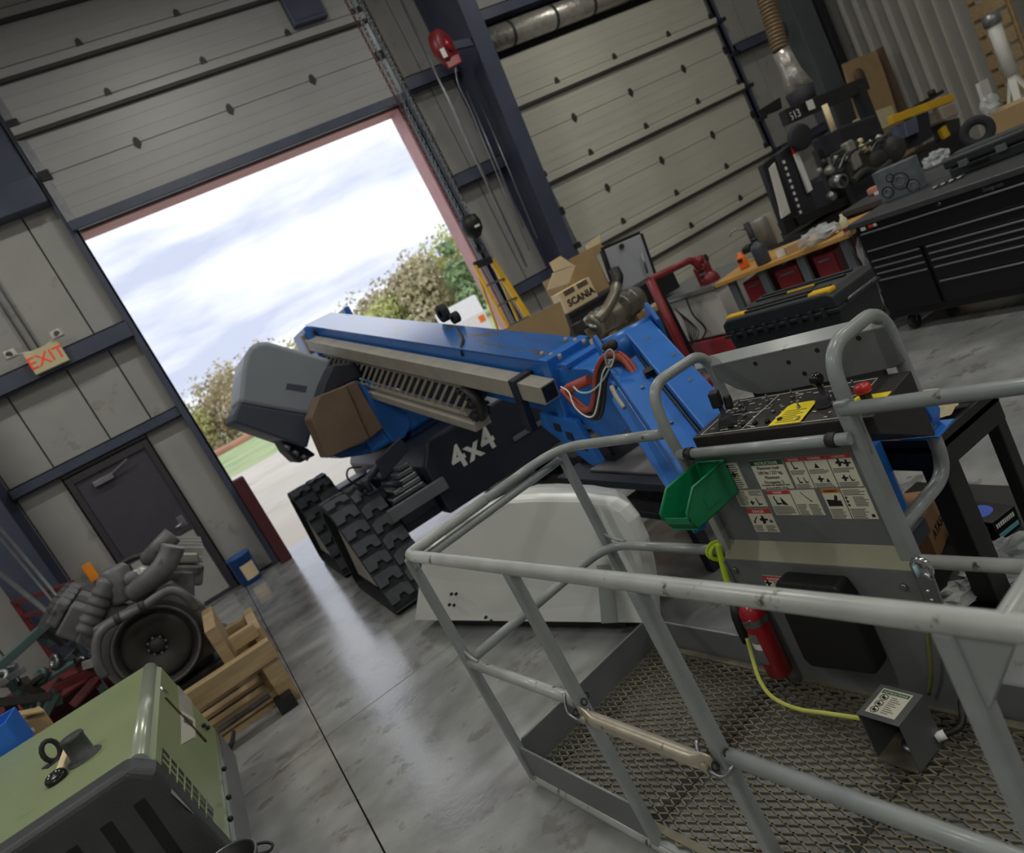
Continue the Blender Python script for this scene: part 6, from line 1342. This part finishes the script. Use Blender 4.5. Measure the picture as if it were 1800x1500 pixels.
for k in range(6): MB().tube(smooth_pts([r1+V3((.08, -.05, -.35)), r1+V3((.10+.02*k, -.08, -.5-.03*k)), r1+V3((.08, -.05, -.75))]), .005, 5).build('bundled_wire', 'hose_black', rf)
rv = T('red_pump', 'dark red cast pump on the parts washer rim', 'pump', AY(1240, 500, 6.35)); c_ = V3((5.42, 6.3, .83))
c_ = AY(1240, 485, 6.3)
MB().obox(c_, (.16, .14, .26), .4).build('pump_body', 'red_paint', rv, bevel=.02); MB().lathe([(.001, 0), (.08, 0), (.09, .05), (.06, .10), (.001, .1)], c_+V3((-.03, -.08, -.05)), (-.4, -1, 0), 16).build('pump_face', 'red_paint', rv); MB().cyl(c_+V3((0, 0, .12)), c_+V3((.02, 0, .22)), .05, 12).build('pump_head', 'red_paint', rv)
for k in range(4): MB().obox(c_+V3((-.06, -.06, -.08+.06*k)), (.10, .06, .02), .4).build('cast_rib', 'galv', rv)
MB().obox(V3((c_.x, c_.y, (c_.z-.13+.83)/2)), (.18, .16, max(.02, c_.z-.13-.83))).build('pump_mount', 'black', rv)
# assembly bench with plank top
ab = T('plank_bench', 'plank-topped bench carrying the muffler and cartons', 'bench', (4.3, 7.1, 0))
q0, q1 = V3((3.55, 6.72, 0)), V3((4.98, 6.72, 0))
MB().box((3.5, 6.62, .80), (5.0, 6.78, .86)).build('front_plank', mat('plank', '#b3a27c', .7, var=.12, stretch=(1, 8, 8)), ab, bevel=.005); MB().box((3.5, 6.80, .80), (5.0, 7.75, .86)).build('bench_top', 'plank', ab, bevel=.005)
for x in (3.6, 4.9):
    for y in (6.7, 7.65): MB().box((x-.04, y-.04, 0), (x+.04, y+.04, .80)).build('leg', 'lift_black', ab)
MB().box((3.6, 6.75, .25), (4.9, 7.6, .29)).build('shelf', 'lift_black', ab)
for k, (x, col_) in enumerate(((3.75, 'cardboard_pale'), (4.55, 'white_plastic'))): c_ = T('shelf_carton', ('tan', 'white')[k]+' carton on the shelf under the plank bench', 'box', (x, 7.0, .29)); MB().box((x-.16, 6.78, .29), (x+.16, 7.2, .60)).build('carton', col_, c_, bevel=.005); MB().box((x-.16, 6.775, .52), (x+.16, 6.78, .58)).build('tape', 'cardboard', c_)
mf = T('muffler', 'dull steel exhaust muffler with bent inlet pipe on the plank bench', 'muffler', (4.0, 6.85, .86))
mat('muffler_steel', '#8f8a7c', .36, .6, var=.2, scale=8)
m0, m1 = AY(1040, 578, 6.45), AY(1122, 522, 6.6); mv = (m1-m0)
MB().lathe([(.001, 0), (.10, .0), (.135, .02), (.14, .06), (.14, mv.length*.45), (.147, mv.length*.46), (.147, mv.length*.50), (.14, mv.length*.51), (.14, mv.length-.06), (.12, mv.length-.01), (.001, mv.length)], m0, mv, 24).build('muffler_can', 'muffler_steel', mf)
for f_ in (.12, .24, .62, .8): MB().lathe([(.143, 0), (.15, .01), (.143, .025)], m0+mv*f_, mv, 24).build('band', 'steel', mf)
MB().lathe([(.09, -.03), (.11, -.03), (.11, .03), (.09, .03), (.09, -.03)], m0+mv*.10, (.3, -.4, .9), 20).build('inlet_flange', 'steel', mf)
MB().tube(smooth_pts([AY(1050, 562, 6.35), AY(1065, 545, 6.32), AY(1080, 518, 6.35), AY(1084, 502, 6.4)]), .055, 12).build('inlet_pipe', 'muffler_steel', mf); MB().tube(smooth_pts([AY(1083, 505, 6.4), AY(1086, 488, 6.45), AY(1080, 475, 6.5)]), .058, 12).build('rubber_sleeve', 'hose_black', mf)
MB().obox(m0+mv*.2+V3((0, 0, -.16)), (.1, .2, .06)).build('saddle', 'wood', mf); MB().obox(m0+mv*.8+V3((0, 0, -.16)), (.1, .2, .06)).build('saddle', 'wood', mf)
MB().obox(AY(1018, 575, 6.5), (.12, .1, .1), .5).build('outlet_bracket', 'engine_dark', mf, bevel=.01)
sc = T('open_parts_carton', 'open brown parts carton with raised flaps on the plank bench', 'box', (4.1, 7.2, .86))
CB = AY(1012, 543, 7.0).z+.0; CM = Matrix.Translation((AY(1000, 500, 7.2).x, 7.20, CB)) @ Matrix.Rotation(.12, 4, 'Z')
cw1, cd1 = .52, .42; chh_ = AY(1010, 468, 7.2).z-CB
for lo, hi in (((0, 0, 0), (cw1, .008, chh_)), ((0, cd1, 0), (cw1, cd1+.008, chh_)), ((0, 0, 0), (.008, cd1, chh_)), ((cw1-.008, 0, 0), (cw1, cd1, chh_)), ((0, 0, 0), (cw1, cd1, .008))): MB(CM).box(lo, hi).build('carton_wall', 'cardboard', sc)
yb([(962, 510), (972, 480), (1012, 466), (1000, 498)], 6.98, .01, 'flap', 'cardboard_pale', sc, 0); yb([(966, 462), (985, 450), (1010, 466), (974, 478)], 7.3, .01, 'flap', 'cardboard_pale', sc, 0); yb([(1030, 432), (1054, 412), (1056, 430), (1034, 442)], 7.4, .01, 'flap', 'cardboard_pale', sc, 0)
yb([(1000, 456), (1054, 428), (1066, 436), (1012, 468)], 7.35, .01, 'flap', 'cardboard', sc, 0)
ss = T('lettered_carton', 'shallow pale carton with black lettering in front of the open carton', 'box', (3.9, 6.95, .86))
a_, b_, c2_, d2_ = AY(988, 512, 6.95), AY(1034, 500, 6.95), AY(1045, 528, 6.95), AY(1000, 540, 6.95)
zb_ = .862; zt_ = max(a_.z, b_.z)
zb_ = AY(1012, 543, 7.0).z; xa_, xb_ = AY(988, 530, 7.0).x, AY(1044, 505, 7.0).x
MB().box((xa_, 7.0, zb_), (xb_, 7.18, zb_+.23)).build('carton', 'cardboard_pale', ss, bevel=.004)
for x_ in (xa_+.06, (xa_+xb_)/2+.03): MB().box((x_, 6.995, zb_+.17), (x_+.14, 7.0, zb_+.225)).build('hand_hole', 'brown_panel', ss)
rkb = T('storage_crate', 'dark storage crate on the plank bench under the cartons', 'crate', (xa_+.3, 7.2, .86)); MB().box((xa_-.02, 6.98, .86), (xb_+.30, 7.68, zb_)).build('crate_body', 'seal_dark', rkb, bevel=.01); MB().box((xa_, 6.97, zb_-.06), (xb_+.28, 6.98, zb_-.03)).build('crate_rim', 'black', rkb)
text('carton_text', 'SCANIA', V3((xa_+.05, 6.997, zb_+.05)), (1, 0, 0), (0, 0, 1), .105, 'ink', ss, .001, bold=.004)
wsh = T('white_sheet', 'white sheet standing behind the open kit case', 'sheet', AY(1090, 440, 7.55)+V3((0, 0, -.6)))
MB().box((AY(1068, 436, 7.5).x, 7.5, 0), (AY(1106, 430, 7.5).x, 7.52, AY(1085, 426, 7.5).z)).build('sheet', 'white', wsh)
kc = T('open_kit_case', 'open black kit case with pale grey lid lining on the plank bench', 'case', (4.6, 7.3, .86))
ko = [AY(x, y, 7.25) for x, y in ((1060, 440), (1127, 411), (1155, 493), (1092, 535))]
MB().poly(ko, (0, 1, 0), .05).build('lid_lining', mat('lining', '#aeb1ba', .5, var=.04), kc, bevel=.006)
for a, b in zip(ko, ko[1:]+ko[:1]): MB().bar(a+V3((0, .02, 0)), b+V3((0, .02, 0)), .03, .07).build('lid_rim', 'black', kc, bevel=.004)
for a, b in (((1078, 470), (1092, 505)), ((1128, 445), (1138, 480))): MB().tube([AY(a[0], a[1], 7.2), AY(b[0], b[1], 7.2)], .015, 8).build('lid_strut', 'steel', kc)
MB().cyl(AY(1093, 433, 7.24), AY(1093, 433, 7.2), .03, 10).build('lid_catch', 'black', kc)
kb = [AY(1096, 538, 7.2), AY(1150, 500, 7.2)]; MB().box((kb[0].x, 6.85, .86), (kb[1].x+.05, 7.25, .86+.24)).build('case_base', 'black', kc, bevel=.01)
fcx = T('flat_cardboard', 'flat brown cardboard panel leaning against the plank bench', 'cardboard', AY(945, 560, 6.45)+V3((0, 0, -1.2)))
MB().poly([AY(x, y, 6.4) for x, y in ((880, 582), (985, 530), (1002, 580), (1000, 640), (905, 660))], (0, 1, 0), .012).build('panel', 'cardboard', fcx)
wt = T('white_tote', 'white plastic tote on the bench behind the muffler', 'tote', AY(1010, 555, 7.0)); o_ = V3((3.66, 6.98, .86)); MB().box((3.54, 6.88, .86), (3.76, 7.15, 1.0)).build('tote_body', 'white_plastic', wt, bevel=.01); MB().sphere((3.64, 6.95, 1.02), .07, 10).build('rag_ball', 'cardboard_pale', wt)
